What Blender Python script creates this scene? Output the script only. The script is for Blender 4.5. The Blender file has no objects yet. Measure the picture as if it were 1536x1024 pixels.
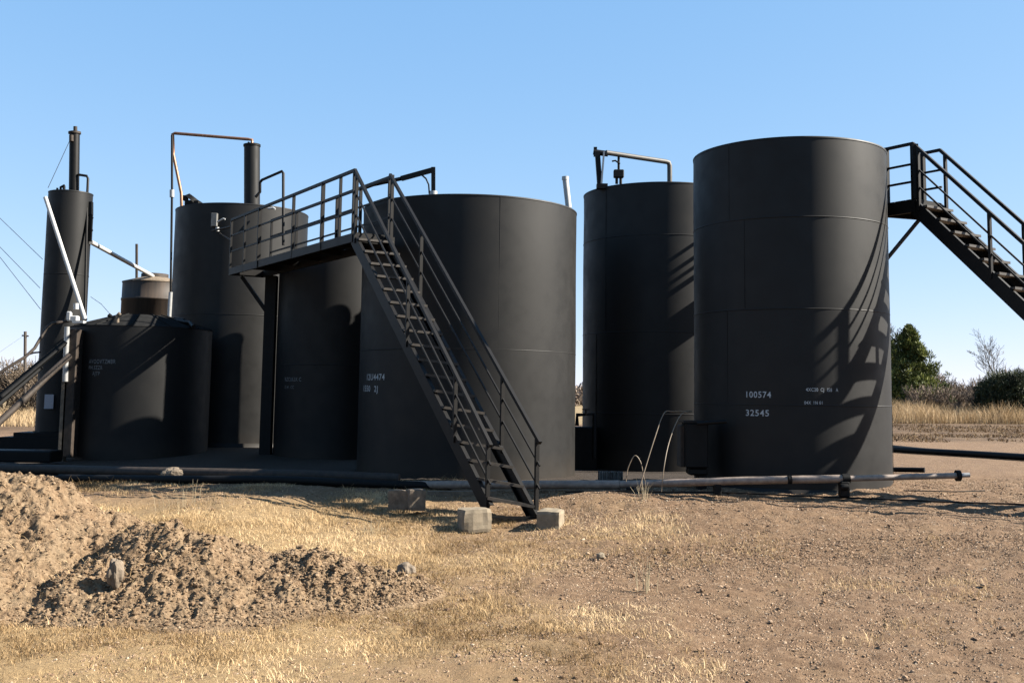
import bpy, math, random
import numpy as np
from mathutils import Vector, Matrix, noise

random.seed(7); RNG = np.random.default_rng(7)
scene = bpy.context.scene
COL = scene.collection
R_ = math.radians

# ------------------------------------------------------------------ helpers
def tag(o, label=None, cat=None, group=None, kind=None):
    if label: o['label'] = label
    if cat: o['category'] = cat
    if group: o['group'] = group
    if kind: o['kind'] = kind
    return o

def empty(name, loc, label=None, cat=None, group=None):
    o = bpy.data.objects.new(name, None); COL.objects.link(o)
    o.location = loc; o.empty_display_size = 0.2
    return tag(o, label, cat, group)

def V(a): return Vector(a)

class MB:
    def __init__(s): s.v = []; s.f = []; s.sm = []
    def add(s, vs, fs, smooth=False):
        b = len(s.v); s.v += [tuple(v) for v in vs]
        for q in fs: s.f.append(tuple(i+b for i in q)); s.sm.append(smooth)
    def box(s, c, dim, ax=None, bev=0.0):
        c = V(c); X, Y, Z = ax or (Vector((1,0,0)), Vector((0,1,0)), Vector((0,0,1)))
        hx, hy, hz = [d/2 for d in dim]
        if bev <= 0:
            vs = [c + X*(hx*a) + Y*(hy*b) + Z*(hz*d) for a in (-1,1) for b in (-1,1) for d in (-1,1)]
            s.add(vs, [(0,1,3,2),(4,6,7,5),(0,4,5,1),(2,3,7,6),(0,2,6,4),(1,5,7,3)])
        else:
            b_ = min(bev, hx*.45, hy*.45, hz*.45)
            vs = []; idx = {}
            for a in (-1,1):
                for b in (-1,1):
                    for d in (-1,1):
                        for k, (ex, ey, ez) in enumerate(((0,b_,b_),(b_,0,b_),(b_,b_,0))):
                            idx[(a,b,d,k)] = len(vs)
                            vs.append(c + X*((hx-ex)*a) + Y*((hy-ey)*b) + Z*((hz-ez)*d))
            fs = []
            for a in (-1,1):
                fs.append([idx[(a,-1,-1,0)], idx[(a,1,-1,0)], idx[(a,1,1,0)], idx[(a,-1,1,0)]])
                fs.append([idx[(-1,a,-1,1)], idx[(1,a,-1,1)], idx[(1,a,1,1)], idx[(-1,a,1,1)]])
                fs.append([idx[(-1,-1,a,2)], idx[(1,-1,a,2)], idx[(1,1,a,2)], idx[(-1,1,a,2)]])
            for a in (-1,1):
                for b in (-1,1):
                    fs.append([idx[(a,b,-1,0)], idx[(a,b,1,0)], idx[(a,b,1,1)], idx[(a,b,-1,1)]])
                    fs.append([idx[(a,-1,b,0)], idx[(a,1,b,0)], idx[(a,1,b,2)], idx[(a,-1,b,2)]])
                    fs.append([idx[(-1,a,b,1)], idx[(1,a,b,1)], idx[(1,a,b,2)], idx[(-1,a,b,2)]])
                    for d in (-1,1): fs.append([idx[(a,b,d,k)] for k in range(3)])
            s.add(vs, fs)
        return s
    def beam(s, a, b, w, h, up=(0,0,1), bev=0.0, ext=0.0):
        a, b = V(a), V(b); Y = (b-a).normalized(); X = Y.cross(V(up))
        if X.length < 1e-4: X = Y.cross(Vector((1,0,0)))
        X.normalize(); Z = X.cross(Y)
        return s.box((a+b)/2, (w, (b-a).length+ext, h), (X, Y, Z), bev)
    def tube(s, pts, r, n=8, caps=True, r2=None):
        pts = [V(p) for p in pts]; m = len(pts)
        rs = r if isinstance(r, (list, tuple)) else [r + ((r2 if r2 is not None else r)-r)*i/(m-1) for i in range(m)]
        up = None; rings = []
        for i, p in enumerate(pts):
            t = (pts[min(i+1, m-1)] - pts[max(i-1, 0)]).normalized()
            if up is None:
                up = t.cross(Vector((0,0,1)))
                if up.length < .1: up = t.cross(Vector((1,0,0)))
            up = (up - t*up.dot(t)).normalized(); w = t.cross(up)
            k = 1.0
            if 0 < i < m-1:
                c = (pts[i]-pts[i-1]).normalized().dot((pts[i+1]-pts[i]).normalized()); k = 1/max(.6, math.sqrt((1+c)/2))
            rings.append([p + (up*math.cos(2*math.pi*j/n) + w*math.sin(2*math.pi*j/n))*rs[i] for j in range(n)])
        vs = [v for g in rings for v in g]
        s.add(vs, [(i*n+j, i*n+(j+1)%n, (i+1)*n+(j+1)%n, (i+1)*n+j) for i in range(m-1) for j in range(n)], n > 4)
        if caps:
            s.add(rings[0], [tuple(range(n))[::-1]]); s.add(rings[-1], [tuple(range(n))])
        return s
    def lathe(s, c, prof, n=48, smooth=True, a0=0.0, a1=None):
        c = V(c); full = a1 is None; a1 = 2*math.pi if full else a1; m = n if full else n+1
        vs = []
        for (r, z) in prof:
            for j in range(m):
                a = a0 + (a1-a0)*j/n
                vs.append(c + Vector((r*math.cos(a), r*math.sin(a), z)))
        fs = []
        for i in range(len(prof)-1):
            for j in range(n):
                k = (j+1) % m
                fs.append((i*m+j, i*m+k, (i+1)*m+k, (i+1)*m+j))
        s.add(vs, fs, smooth); return s
    def disc(s, c, r, z, n=48, up=True):
        vs = [Vector((c[0]+r*math.cos(2*math.pi*j/n), c[1]+r*math.sin(2*math.pi*j/n), z)) for j in range(n)]
        s.add(vs, [tuple(range(n)) if up else tuple(range(n))[::-1]]); return s
    def build(s, name, mat, parent=None, **kw):
        me = bpy.data.meshes.new(name)
        off = parent.location.copy() if parent is not None else Vector((0,0,0))
        if parent is not None and parent.parent is not None: off += parent.parent.location
        me.from_pydata([(v[0]-off.x, v[1]-off.y, v[2]-off.z) for v in s.v], [], s.f)
        me.polygons.foreach_set('use_smooth', s.sm)
        if mat: me.materials.append(mat)
        me.update()
        o = bpy.data.objects.new(name, me); COL.objects.link(o)
        if parent is not None: o.parent = parent
        return tag(o, **kw)

def np_mesh(name, vs, quads, mat, smooth=False, tris=None, colors=None):
    me = bpy.data.meshes.new(name)
    vs = np.asarray(vs, np.float32)
    fs = np.asarray(quads, np.int32)
    k = fs.shape[1]
    me.vertices.add(len(vs)); me.vertices.foreach_set('co', vs.ravel())
    me.loops.add(fs.size); me.loops.foreach_set('vertex_index', fs.ravel())
    me.polygons.add(len(fs)); me.polygons.foreach_set('loop_start', np.arange(0, fs.size, k, dtype=np.int32))
    if colors is not None:
        at = me.color_attributes.new('tint', 'FLOAT_COLOR', 'POINT')
        c4 = np.ones((len(vs), 4), np.float32); c4[:, :3] = colors
        at.data.foreach_set('color', c4.ravel())
    me.update(calc_edges=True); me.validate()
    me.polygons.foreach_set('use_smooth', np.full(len(me.polygons), smooth))
    if mat: me.materials.append(mat)
    o = bpy.data.objects.new(name, me); COL.objects.link(o)
    return o

# ------------------------------------------------------------------ materials
KA = .42   # one albedo scale for the whole scene: the yard is dark soil and worn paint, exposed bright
class NT:
    def __init__(s, name):
        s.m = bpy.data.materials.new(name); s.m.use_nodes = True
        s.t = s.m.node_tree; s.n = s.t.nodes; s.b = s.n['Principled BSDF']
        s.out = s.n['Material Output']
        s.co = s.n.new('ShaderNodeTexCoord'); s.geo = s.n.new('ShaderNodeNewGeometry')
    def L(s, a, b): s.t.links.new(a, b)
    def noise(s, scale, detail=4, rough=.55, vec=None, dist=0.0):
        n = s.n.new('ShaderNodeTexNoise'); n.inputs['Scale'].default_value = scale
        n.inputs['Detail'].default_value = detail; n.inputs['Roughness'].default_value = rough
        n.inputs['Distortion'].default_value = dist
        s.L(vec or s.geo.outputs['Position'], n.inputs['Vector']); return n.outputs['Fac']
    def voro(s, scale, feature='F1', out='Distance', vec=None, rnd=1.0):
        n = s.n.new('ShaderNodeTexVoronoi'); n.feature = feature
        n.inputs['Scale'].default_value = scale; n.inputs['Randomness'].default_value = rnd
        s.L(vec or s.geo.outputs['Position'], n.inputs['Vector']); return n.outputs[out]
    def ramp(s, fac, stops):
        r = s.n.new('ShaderNodeValToRGB'); e = r.color_ramp.elements
        while len(e) < len(stops): e.new(.5)
        for i, (p, c) in enumerate(stops):
            e[i].position = p; e[i].color = (*[q*KA for q in c], 1) if isinstance(c, (tuple, list)) else (c, c, c, 1)
        s.L(fac, r.inputs['Fac']); return r.outputs['Color']
    def mix(s, fac, a, b, mode='MIX'):
        m = s.n.new('ShaderNodeMix'); m.data_type = 'RGBA'; m.blend_type = mode
        for sock, val in ((m.inputs[0], fac), (m.inputs[6], a), (m.inputs[7], b)):
            if isinstance(val, (int, float)): sock.default_value = val
            elif isinstance(val, tuple): sock.default_value = (*[q*KA for q in val], 1)
            else: s.L(val, sock)
        return m.outputs[2]
    def math(s, op, a, b=0.0, clamp=False):
        m = s.n.new('ShaderNodeMath'); m.operation = op; m.use_clamp = clamp
        for i, val in enumerate((a, b)):
            if isinstance(val, (int, float)): m.inputs[i].default_value = val
            else: s.L(val, m.inputs[i])
        return m.outputs[0]
    def scale(s, sx, sy, sz, vec=None):
        m = s.n.new('ShaderNodeMapping'); m.inputs['Scale'].default_value = (sx, sy, sz)
        s.L(vec or s.geo.outputs['Position'], m.inputs['Vector']); return m.outputs[0]
    def xyz(s):
        x = s.n.new('ShaderNodeSeparateXYZ'); s.L(s.geo.outputs['Position'], x.inputs[0]); return x.outputs
    def set(s, col=None, rough=None, metal=None, spec=None):
        for k, val in (('Base Color', col), ('Roughness', rough), ('Metallic', metal), ('Specular IOR Level', spec)):
            if val is None: continue
            if isinstance(val, (int, float)): s.b.inputs[k].default_value = val
            elif isinstance(val, tuple): s.b.inputs[k].default_value = (*[q*KA for q in val], 1)
            else: s.L(val, s.b.inputs[k])
        return s
    def bump(s, h, strength=.3, dist=.01, prev=None):
        b = s.n.new('ShaderNodeBump'); b.inputs['Strength'].default_value = strength
        b.inputs['Distance'].default_value = dist; s.L(h, b.inputs['Height'])
        if prev is not None: s.L(prev, b.inputs['Normal'])
        s.L(b.outputs[0], s.b.inputs['Normal']); return b.outputs[0]

def simple(name, col, rough=.6, metal=0.0, var=.25, sc=6.0, bump=.0, spec=.4, streak=False):
    n = NT(name)
    f = n.noise(sc, 5, .6, n.scale(1, 1, .15) if streak else None)
    c = n.ramp(f, [(.3, tuple(x*(1-var) for x in col)), (.7, tuple(min(1, x*(1+var)) for x in col))])
    n.set(c, rough, metal, spec)
    if bump: n.bump(n.noise(sc*6, 4), bump, .004)
    return n.m

def tank_paint(name, base, rough=.5, dust=.35):
    n = NT(name)
    big = n.noise(.7, 4, .6); st = n.noise(5.0, 5, .65, n.scale(1, 1, .06))
    c = n.ramp(big, [(.25, tuple(x*.86 for x in base)), (.8, tuple(x*1.12 for x in base))])
    z = n.xyz()[2]
    low = n.math('SUBTRACT', 1.0, n.math('MULTIPLY', n.math('ADD', z, n.math('MULTIPLY', n.noise(2.5, 4), .5)), 1.25), True)
    c = n.mix(n.math('MULTIPLY', low, dust), c, (.10, .075, .05))
    c = n.mix(n.math('MULTIPLY', n.ramp(st, [(.55, 0.0), (.75, 1.0)]), .22), c, tuple(min(1, x*1.5+.004) for x in base))
    n.set(c, None, 0.0, .215)
    n.L(n.ramp(n.noise(3.0, 4), [(.3, rough-.05), (.7, rough+.07)]), n.b.inputs['Roughness'])
    n.bump(n.noise(60, 3), .05, .002)
    return n.m

M = {}
M['paint'] = tank_paint('charcoal_tank_paint', (.0125, .0122, .0118), .55)
M['paint_flat'] = tank_paint('dull_black_tank_paint', (.012, .0118, .0115), .60)
M['seam'] = simple('weld_bead_paint', (.030, .029, .028), .45, spec=.5)
M['steel_paint'] = simple('dark_painted_steel', (.010, .009, .0085), .5, var=.35, sc=9, spec=.16)
M['tread'] = simple('worn_tread_steel', (.062, .052, .043), .5, var=.4, sc=14, spec=.3)
M['black'] = simple('sooty_black_steel', (.010, .010, .010), .6, spec=.12)
M['matte'] = simple('flat_black_roof', (.035, .035, .035), .9, spec=0.0)
M['galv'] = simple('galvanised_pipe', (.62, .62, .61), .38, .35, var=.12, sc=12)
M['white'] = simple('white_painted_metal', (.72, .72, .70), .45, var=.1, sc=9)
M['pipe'] = simple('worn_steel_pipe', (.40, .315, .255), .5, .0, var=.35, sc=10, bump=.1)
M['copper'] = simple('weathered_copper_pipe', (.42, .22, .13), .4, .5, var=.25, sc=14)
M['rust'] = simple('rusty_brown_pipe', (.05, .034, .023), .75, .1, var=.5, sc=10, bump=.4)
M['concrete'] = simple('weathered_concrete', (.34, .275, .19), .9, var=.25, sc=9, bump=.6)
M['timber'] = simple('weathered_timber', (.26, .20, .14), .85, var=.4, sc=12, bump=.5)
M['letter'] = simple('white_stencil_paint', (.60, .66, .70), .6, var=.15, sc=30)
M['letter_dim'] = simple('faded_stencil_paint', (.20, .22, .23), .6, var=.5, sc=40)
M['wire'] = simple('dark_wire', (.06, .065, .075), .5)
M['sign'] = simple('faded_white_notice', (.55, .55, .60), .6, var=.12, sc=40)
M['bark'] = simple('grey_bark', (.13, .105, .085), .9, var=.35, sc=20)
M['twig'] = simple('dry_twig', (.22, .175, .14), .9, var=.3, sc=5)
M['stalk'] = simple('pale_dry_stalk', (.52, .42, .26), .7, var=.2)
M['gpipe'] = simple('dull_grey_pipe', (.12, .115, .105), .55, var=.25, sc=10, spec=.3)
M['cable'] = simple('tan_cable', (.34, .26, .18), .5, var=.15)
n = NT('stained_brown_fibreglass')
c = n.ramp(n.noise(3, 6, .7, n.scale(1, 1, .12)), [(.38, (.02, .014, .010)), (.62, (.085, .055, .035)), (.85, (.15, .10, .062))])
M['brown'] = n.set(c, .65, 0, .4).m
n = NT('corrugated_grey_metal'); M['corr'] = n.set(n.ramp(n.noise(8), [(.3, (.16, .16, .15)), (.7, (.30, .29, .27))]), .55, .3).m

# ------------------------------------------------------------------ ground height
CP = np.array([
 (5,17,.18),(3,16.8,.13),(7.5,17,.2),(1.0,17.2,.07),(-2,17.1,-.12),(-4.2,17.4,-.02),(.6,19,.03),(-1,20.8,-.02),
 (0,15.7,-.26),(-3,15.2,-.30),(3,14.5,-.16),(-6,17.5,-.15),(-7,21,-.04),(-9.2,25,-.03),(-13,27,-.05),(0,12.5,-.48),(4.5,12.5,-.34),
 (-5,12.5,-.5),(0,8,-.62),(8,12.5,-.15),(6,8,-.5),(-6,8,-.6),(12,18,.18),(8,26,.12),(4,24,-.03),(0,30,0),(-12,35,.05),(-7.7,28,.15),
 (20,30,.2),(20,45,.15),(0,50,.05),(-20,50,0),(30,15,.1),(-25,15,-.3),(0,0,-.7),(-20,0,-.6),(20,0,-.4),(0,-15,-.6),(25,60,.2),(-30,60,0)], float)
def _U(r2): return np.where(r2 > 0, r2*np.log(np.maximum(r2, 1e-12)), 0)
def _fit():
    X = CP[:, :2]; n_ = len(X); K = _U(((X[:, None]-X[None])**2).sum(2)) + np.eye(n_)*.6
    Pm = np.c_[np.ones(n_), X]; A = np.zeros((n_+3, n_+3)); A[:n_, :n_] = K; A[:n_, n_:] = Pm; A[n_:, :n_] = Pm.T
    return np.linalg.solve(A, np.r_[CP[:, 2], 0, 0, 0])
_W = _fit()
def gzv(x, y):
    x = np.asarray(x, float); y = np.asarray(y, float); sh = x.shape; x = x.ravel(); y = y.ravel()
    xc = np.clip(x, -30, 30); yc = np.clip(y, -15, 60)
    z = np.zeros_like(x)
    for i in range(0, len(x), 20000):
        q = slice(i, i+20000)
        r2 = (xc[q, None]-CP[None, :, 0])**2 + (yc[q, None]-CP[None, :, 1])**2
        z[q] = _U(r2) @ _W[:-3] + _W[-3] + _W[-2]*xc[q] + _W[-1]*yc[q]
    far = np.clip((np.hypot(x, y-20)-45)/60, 0, 1)
    z = z*(1-far) + .15*far
    # low bank at the back of the yard, right
    z = z + .25*np.exp(-((y-56)/6.0)**2)*np.clip((x-4)/6, 0, 1) * (1-np.clip((x-80)/50, 0, 1))
    return z.reshape(sh)
def gz(x, y): return float(gzv(np.array([x]), np.array([y]))[0])

def vnoise(x, y, cell, seed=0):
    """smooth value noise on arrays"""
    x = np.asarray(x)/cell; y = np.asarray(y)/cell
    xi = np.floor(x).astype(np.int64); yi = np.floor(y).astype(np.int64); fx = x-xi; fy = y-yi
    def h(a, b):
        k = (a*374761393 + b*668265263 + seed*974634777) & 0xffffffff
        k = ((k ^ (k >> 13))*1274126177) & 0xffffffff
        return ((k ^ (k >> 16)) & 0xffff)/65535.0
    sx = fx*fx*(3-2*fx); sy = fy*fy*(3-2*fy)
    return (h(xi, yi)*(1-sx)+h(xi+1, yi)*sx)*(1-sy) + (h(xi, yi+1)*(1-sx)+h(xi+1, yi+1)*sx)*sy - .5
def fbm(x, y, cell, oct_=4, seed=0, g=.5):
    z = 0; a = 1
    for k in range(oct_): z = z + a*vnoise(x, y, cell, seed+k*17); a *= g; cell *= .5
    return z

# ground material
n = NT('dry_gravel_and_dirt')
X_, Y_, Z_ = n.xyz()
g1 = n.noise(.35, 5, .6); g2 = n.noise(2.2, 6, .65); g3 = n.noise(28, 4, .7); cells = n.voro(34, out='Color'); d1 = n.voro(34)
peb = n.ramp(n.voro(24, out='Color'), [(.1, (.155, .088, .048)), (.45, (.30, .187, .107)), (.75, (.41, .27, .16)), (.95, (.56, .41, .28))])
dirt = n.ramp(g2, [(.28, (.18, .10, .05)), (.5, (.285, .17, .09)), (.74, (.375, .24, .13))])
col = n.mix(.38, dirt, peb)
# straw-coloured thatch where the grass grows (left half of the foreground and the far meadow)
strawmask = n.math('MULTIPLY', n.ramp(n.math('ADD', n.math('MULTIPLY', n.math('ADD', n.math('MULTIPLY', X_, -.2), .50), 1.0), n.math('MULTIPLY', n.math('SUBTRACT', g1, .5), 1.6)), [(.25, 0.0), (.75, 1.0)]), .8)
straw = n.ramp(g3, [(.3, (.34, .22, .10)), (.6, (.62, .43, .21)), (.8, (.85, .62, .33))])
nearm = n.ramp(n.math('MULTIPLY', Y_, 1/40.0), [(.40, 1.0), (.47, 0.0)])
col = n.mix(n.math('MULTIPLY', strawmask, nearm), col, straw)
# brown strip of litter along the foot of the meadow, then the meadow
ym = n.math('ADD', Y_, n.math('MULTIPLY', n.math('SUBTRACT', n.noise(.12, 4), .5), 9.0))
band = n.ramp(n.math('MULTIPLY', ym, .01), [(.385, 0.0), (.42, 1.0), (.56, 1.0), (.60, 0.0)])
litter = n.ramp(n.noise(1.6, 7, .78, n.scale(.5, 1, 1)), [(.3, (.05, .028, .014)), (.5, (.17, .10, .05)), (.7, (.38, .25, .13))])
col = n.mix(band, col, litter)
# unseen dark ground, added behind the camera to cut bounce onto the tanks
behind = n.ramp(n.math('ADD', n.math('MULTIPLY', Y_, .05), .5), [(.42, 1.0), (.62, 0.0)])
col = n.mix(behind, col, (.075, .075, .035))
mead = n.ramp(n.math('MULTIPLY', ym, .01), [(.57, 0.0), (.61, 1.0)])
col = n.mix(mead, col, (.40, .29, .15))
# shade between the tanks, painted into the soil colour around their bases
tank_shade = n.math('MULTIPLY', n.ramp(n.math('MULTIPLY', n.math('ADD', Y_, n.math('MULTIPLY', n.math('SUBTRACT', n.noise(.8, 5), .5), 2.2)), 1/40.0), [(.475, 0.0), (.51, 1.0), (.80, 1.0), (.88, 0.0)]), n.ramp(n.math('ADD', n.math('MULTIPLY', X_, -.05), .5), [(.12, 0.0), (.22, 1.0)]))
col = n.mix(n.math('MULTIPLY', tank_shade, .93), col, (.045, .035, .028))
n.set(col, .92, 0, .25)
b1 = n.bump(n.math('ADD', n.math('MULTIPLY', n.noise(55, 5, .75), 1.0), n.math('MULTIPLY', n.noise(9, 4, .6), .9)), .85, .03)
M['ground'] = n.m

def build_ground():
    ys = np.r_[-900, -300, -100, -40, -15, -5, 0, 3, 5, np.arange(6, 21.5, .055), np.arange(21.5, 30, .2), np.arange(30, 70, .8), 75, 85, 100, 130, 180, 260, 400, 700, 1200, 2500, 6000]
    xs = np.r_[-6000, -2500, -1000, -400, -160, -80, np.arange(-40, -12, 2), np.arange(-12, -8, .2), np.arange(-8, 8.2, .055), np.arange(8.2, 14, .2), np.arange(14, 42, 2), 80, 160, 400, 1000, 2500, 6000]
    X, Y = np.meshgrid(xs, ys)
    Zg = gzv(X, Y)
    near = (Y > 4) & (Y < 24) & (np.abs(X) < 11)
    det = fbm(X, Y, 1.4, 3, 3)*.07 + fbm(X, Y, .28, 3, 9, .6)*.035 + np.maximum(fbm(X, Y, .13, 2, 31), 0)*.03
    fade = np.clip((24-Y)/4, 0, 1)*np.clip((Y-2)/3, 0, 1)*np.clip((12-np.abs(X))/3, 0, 1)
    Zg = Zg + det*fade
    # wheel rut curving past the stair foot to the right
    rut = np.exp(-((Y-(13.3+.05*X))/.35)**2)*np.clip((X-0)/2, 0, 1)*.05
    Zg = Zg - rut*fade
    h, w = X.shape
    vs = np.stack([X, Y, Zg], 2).reshape(-1, 3)
    i = np.arange(h*w).reshape(h, w)
    q = np.stack([i[:-1, :-1], i[:-1, 1:], i[1:, 1:], i[1:, :-1]], 2).reshape(-1, 4)
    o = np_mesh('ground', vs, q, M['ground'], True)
    tag(o, kind='structure')
build_ground()

# ------------------------------------------------------------------ text wrapped round a tank
def lettering(parent, name, lines, cx, cy, r, mat, label=None):
    """lines: (text, azimuth from -Y towards +X in degrees of left edge, base z, cap height, width factor, slant)"""
    words_ = []
    for (txt, az, z, hgt, wf, tilt) in lines:
        pos = 0.0
        for wd_ in txt.split(' '):
            words_.append((wd_, az, z, hgt, wf, tilt, pos)); pos += (len(wd_)*.66+.42)*hgt/.70*wf
    for (txt, az, z, hgt, wf, tilt, pos) in words_:
        allv, allf = [], []
        cu = bpy.data.curves.new('t', 'FONT'); cu.body = txt; cu.size = 1.0; cu.resolution_u = 3
        cu.offset = .012; cu.space_character = 1.12
        o = bpy.data.objects.new('t', cu); COL.objects.link(o)
        dg = bpy.context.evaluated_depsgraph_get()
        me = bpy.data.meshes.new_from_object(o.evaluated_get(dg))
        b = len(allv); k = hgt/.70
        for v in me.vertices:
            s_ = v.co.x*k*wf + pos; a = R_(az) + s_/r
            allv.append((cx + (r+.006)*math.sin(a), cy - (r+.006)*math.cos(a), z + v.co.y*k + s_*tilt))
        for p in me.polygons: allf.append(tuple(i+b for i in p.vertices))
        bpy.data.objects.remove(o); bpy.data.meshes.remove(me); bpy.data.curves.remove(cu)
        m = MB(); m.add(allv, allf); m.build(name, mat, parent)

# ------------------------------------------------------------------ tanks
def tank(name, cx, cy, r, z0, z1, seams, label, mat, vseams=(), roof=.12, flat=0.0, segs=128, chime=True):
    t = empty(name, (cx, cy, z0), label, 'tank')
    m = MB(); nz = 26; n_ = segs
    vs = []; fs = []
    sd = abs(hash((round(cx, 1), round(cy, 1)))) % 97
    for i in range(nz+1):
        z = z0 + (z1-z0)*i/nz
        for j in range(n_):
            a = 2*math.pi*j/n_
            q = noise.noise(Vector((math.cos(a)*r*.8+sd, math.sin(a)*r*.8, z*.55)))*.010 + noise.noise(Vector((math.cos(a)*r*2.2+sd, math.sin(a)*r*2.2, z*1.6)))*.0018
            rr = r + q*min(1, (z1-z)*3+.15)
            vs.append((cx+rr*math.cos(a), cy+rr*math.sin(a), z))
    for i in range(nz):
        for j in range(n_):
            fs.append((i*n_+j, i*n_+(j+1) % n_, (i+1)*n_+(j+1) % n_, (i+1)*n_+j))
    m.add(vs, fs, True); m.build('shell', mat, t)
    rf = MB()
    prof = [(r+.006, z1-.025), (r+.009, z1+.002), (r-.02, z1+.010)]
    prof += [(max(flat, .02), z1+.012+roof)]
    if flat: prof.append((.02, z1+.02+roof))
    rf.lathe((cx, cy, 0), prof[:3], n_); rf.lathe((cx, cy, 0), prof[2:], n_, False)
    rf.build('roof', M['matte'] if flat else mat, t)
    for z in seams:
        s_ = MB(); s_.lathe((cx, cy, 0), [(r, z-.012), (r+.005, z-.008), (r+.008, z+.001), (r+.001, z+.010)], n_); s_.build('weld_seam', mat, t)
    for (az, za, zb) in vseams:
        s_ = MB(); a = R_(az); p = Vector((cx+(r+.002)*math.sin(a), cy-(r+.002)*math.cos(a), 0))
        s_.tube([p+Vector((0, 0, za)), p+Vector((0, 0, zb))], .0045, 6); s_.build('weld_seam', mat, t)
    if chime:
        b = MB(); b.lathe((cx, cy, 0), [(r+.05, z0-.25), (r+.05, z0+.012), (r-.01, z0+.014)], n_); b.build('base_plate', mat, t)
    return t

RC = (4.90, 18.75, 1.665)
tR = tank('storage_tank', *RC, .20, 5.91, (4.59, 3.09, 1.54), 'tallest-looking charcoal tank nearest the camera at right, stencilled 100574 and 32545', M['paint'], vseams=((-50, 4.59, 5.9), (-40, 3.09, 4.59), (-52, 1.54, 3.09), (70, .2, 1.54)))
MC = (-.934, 23.2, 2.33)
tM = tank('storage_tank', *MC, -.05, 5.59, (2.525,), 'widest charcoal tank, in the middle just behind the long stairway', M['paint'], vseams=((17.0, 2.525, 5.58),))
TC = (3.67, 26.35, 1.90)
tT = tank('storage_tank', *TC, -.10, 6.62, (5.39, 3.13, 1.25), 'black tank standing back between the widest tank and the 100574 tank', M['paint'], vseams=((-50, 3.13, 6.6), (-60, 0, 3.1)))
LC = (-7.77, 30.33, 1.85)
tL = tank('storage_tank', *LC, .25, 6.70, (3.69,), 'tall dark tank at the left catwalk end with a round stack on its roof', M['paint'])
NC = (-4.45, 27.0, 1.45)
tN = tank('storage_tank', *NC, -.05, 4.98, (2.3,), 'narrow black tank half hidden under the catwalk', M['paint_flat'])
SC = (-9.36, 27.06, 1.71)
tS = tank('low_tank', *SC, -.04, 3.17, (), 'low squat black tank with a shallow cone roof at far left', M['paint_flat'], roof=.33, flat=.55, chime=False)
for k in range(12):
    a = 2*math.pi*(k+.35)/12; m = MB()
    m.beam((SC[0]+.55*math.cos(a), SC[1]+.55*math.sin(a), 3.525), (SC[0]+1.69*math.cos(a), SC[1]+1.69*math.sin(a), 3.19), .03, .025)
    m.build('roof_rib', M['matte'], tS)

def az_of(px):   # not used for placing: kept simple
    return px
lettering(tR, 'serial_lettering', [('100574', -40.2, 1.655, .098, .95, .0), ('32545', -40.0, 1.36, .098, 1.05, .0)], *RC, M['letter'])
lettering(tR, 'small_lettering', [('4XC20 CJ I58 A', -6.5, 1.765, .055, .78, 0), ('04X 1N 01', -7.5, 1.56, .05, .8, 0)], *RC, M['letter'])
lettering(tM, 'serial_lettering', [('12U4474', -61.0, 1.905, .125, 1.0, .0), ('1550 2J', -65.5, 1.68, .12, 1.05, -.02)], *MC, M['letter'])
lettering(tN, 'faded_lettering', [('RZCULLK C', -45, 1.9, .09, .75, 0), ('O.W. CC', -45, 1.72, .07, .75, 0)], *NC, M['letter_dim'])
lettering(tS, 'stencilled_lettering', [('AVOOVTZMBR', -24, 2.25, .10, .68, 0), ('PH.SZZR', -24, 2.11, .09, .72, 0), ('AJTP', -20, 1.97, .09, .72, 0)], *SC, M['letter_dim'])

# brown stave-like tank seen between the stack pipe and the low tank
BC = (-11.45, 34.0, .98)
tB = empty('round_tank', (BC[0], BC[1], 0), 'stained brown round tank behind the low squat tank', 'tank')
m = MB(); m.lathe((BC[0], BC[1], 0), [(.98, 0), (.98, 4.45), (.995, 4.46), (.995, 4.52), (.975, 4.53), (.97, 5.02)], 64); m.build('shell', M['brown'], tB)
m = MB(); m.lathe((BC[0], BC[1], 0), [(.985, 5.02), (.99, 5.05), (.4, 5.22)], 48); m.build('roof', M['timber'], tB)
m = MB(); m.lathe((BC[0], BC[1], 0), [(.42, 5.2), (.42, 5.33), (.02, 5.36)], 32); m.build('hatch', M['rust'], tB)

# slim tower
WC = (-11.71, 27.87, .55)
tW = tank('separator_tower', *WC, .55, 6.78, (4.6,), 'slim tall tower at the far left with a thin stack on top', M['paint'], roof=.03, segs=64, chime=False)
m = MB(); a, b = (-11.633, 27.870, 6.842), (-11.700, 27.870, 8.407); m.tube([a, b], .13, 20); st = m.build('stack', M['steel_paint'], tW)
m = MB(); m.tube([(-11.699, 27.870, 8.389), (-11.702, 27.870, 8.443)], .16, 16); m.tube([(-11.684, 27.870, 8.444), (-11.692, 27.870, 8.589)], .05, 10)
m.tube([(-11.705, 27.700, 8.149), (-11.714, 27.700, 8.311)], .06, 8); m.build('cap', M['rust'], st)
m = MB(); m.tube([(-11.522, 27.800, 7.277), (-11.291, 27.800, 7.245), (-11.252, 27.800, 7.173), (-11.249, 27.800, 6.780), (-10.920, 27.250, 3.394)], .035, 8); m.build('side_pipe', M['steel_paint'], tW)
m = MB()
for (px, py) in ((87, 283), (92, 281), (96, 278)): pass
m.tube([(-11.958, 27.600, 6.803), (-11.962, 27.600, 6.874)], .03, 8); m.tube([(-11.870, 27.600, 6.804), (-11.875, 27.600, 6.893), (-11.773, 27.600, 6.948)], .035, 8); m.tube([(-11.783, 27.600, 6.806), (-11.790, 27.600, 6.930)], .04, 8)
m.build('fitting', M['black'], tW)
for (ya, yb, w) in ((303, 323, .16), (323, 345, .12), (347, 362, .16)):
    pass
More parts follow.
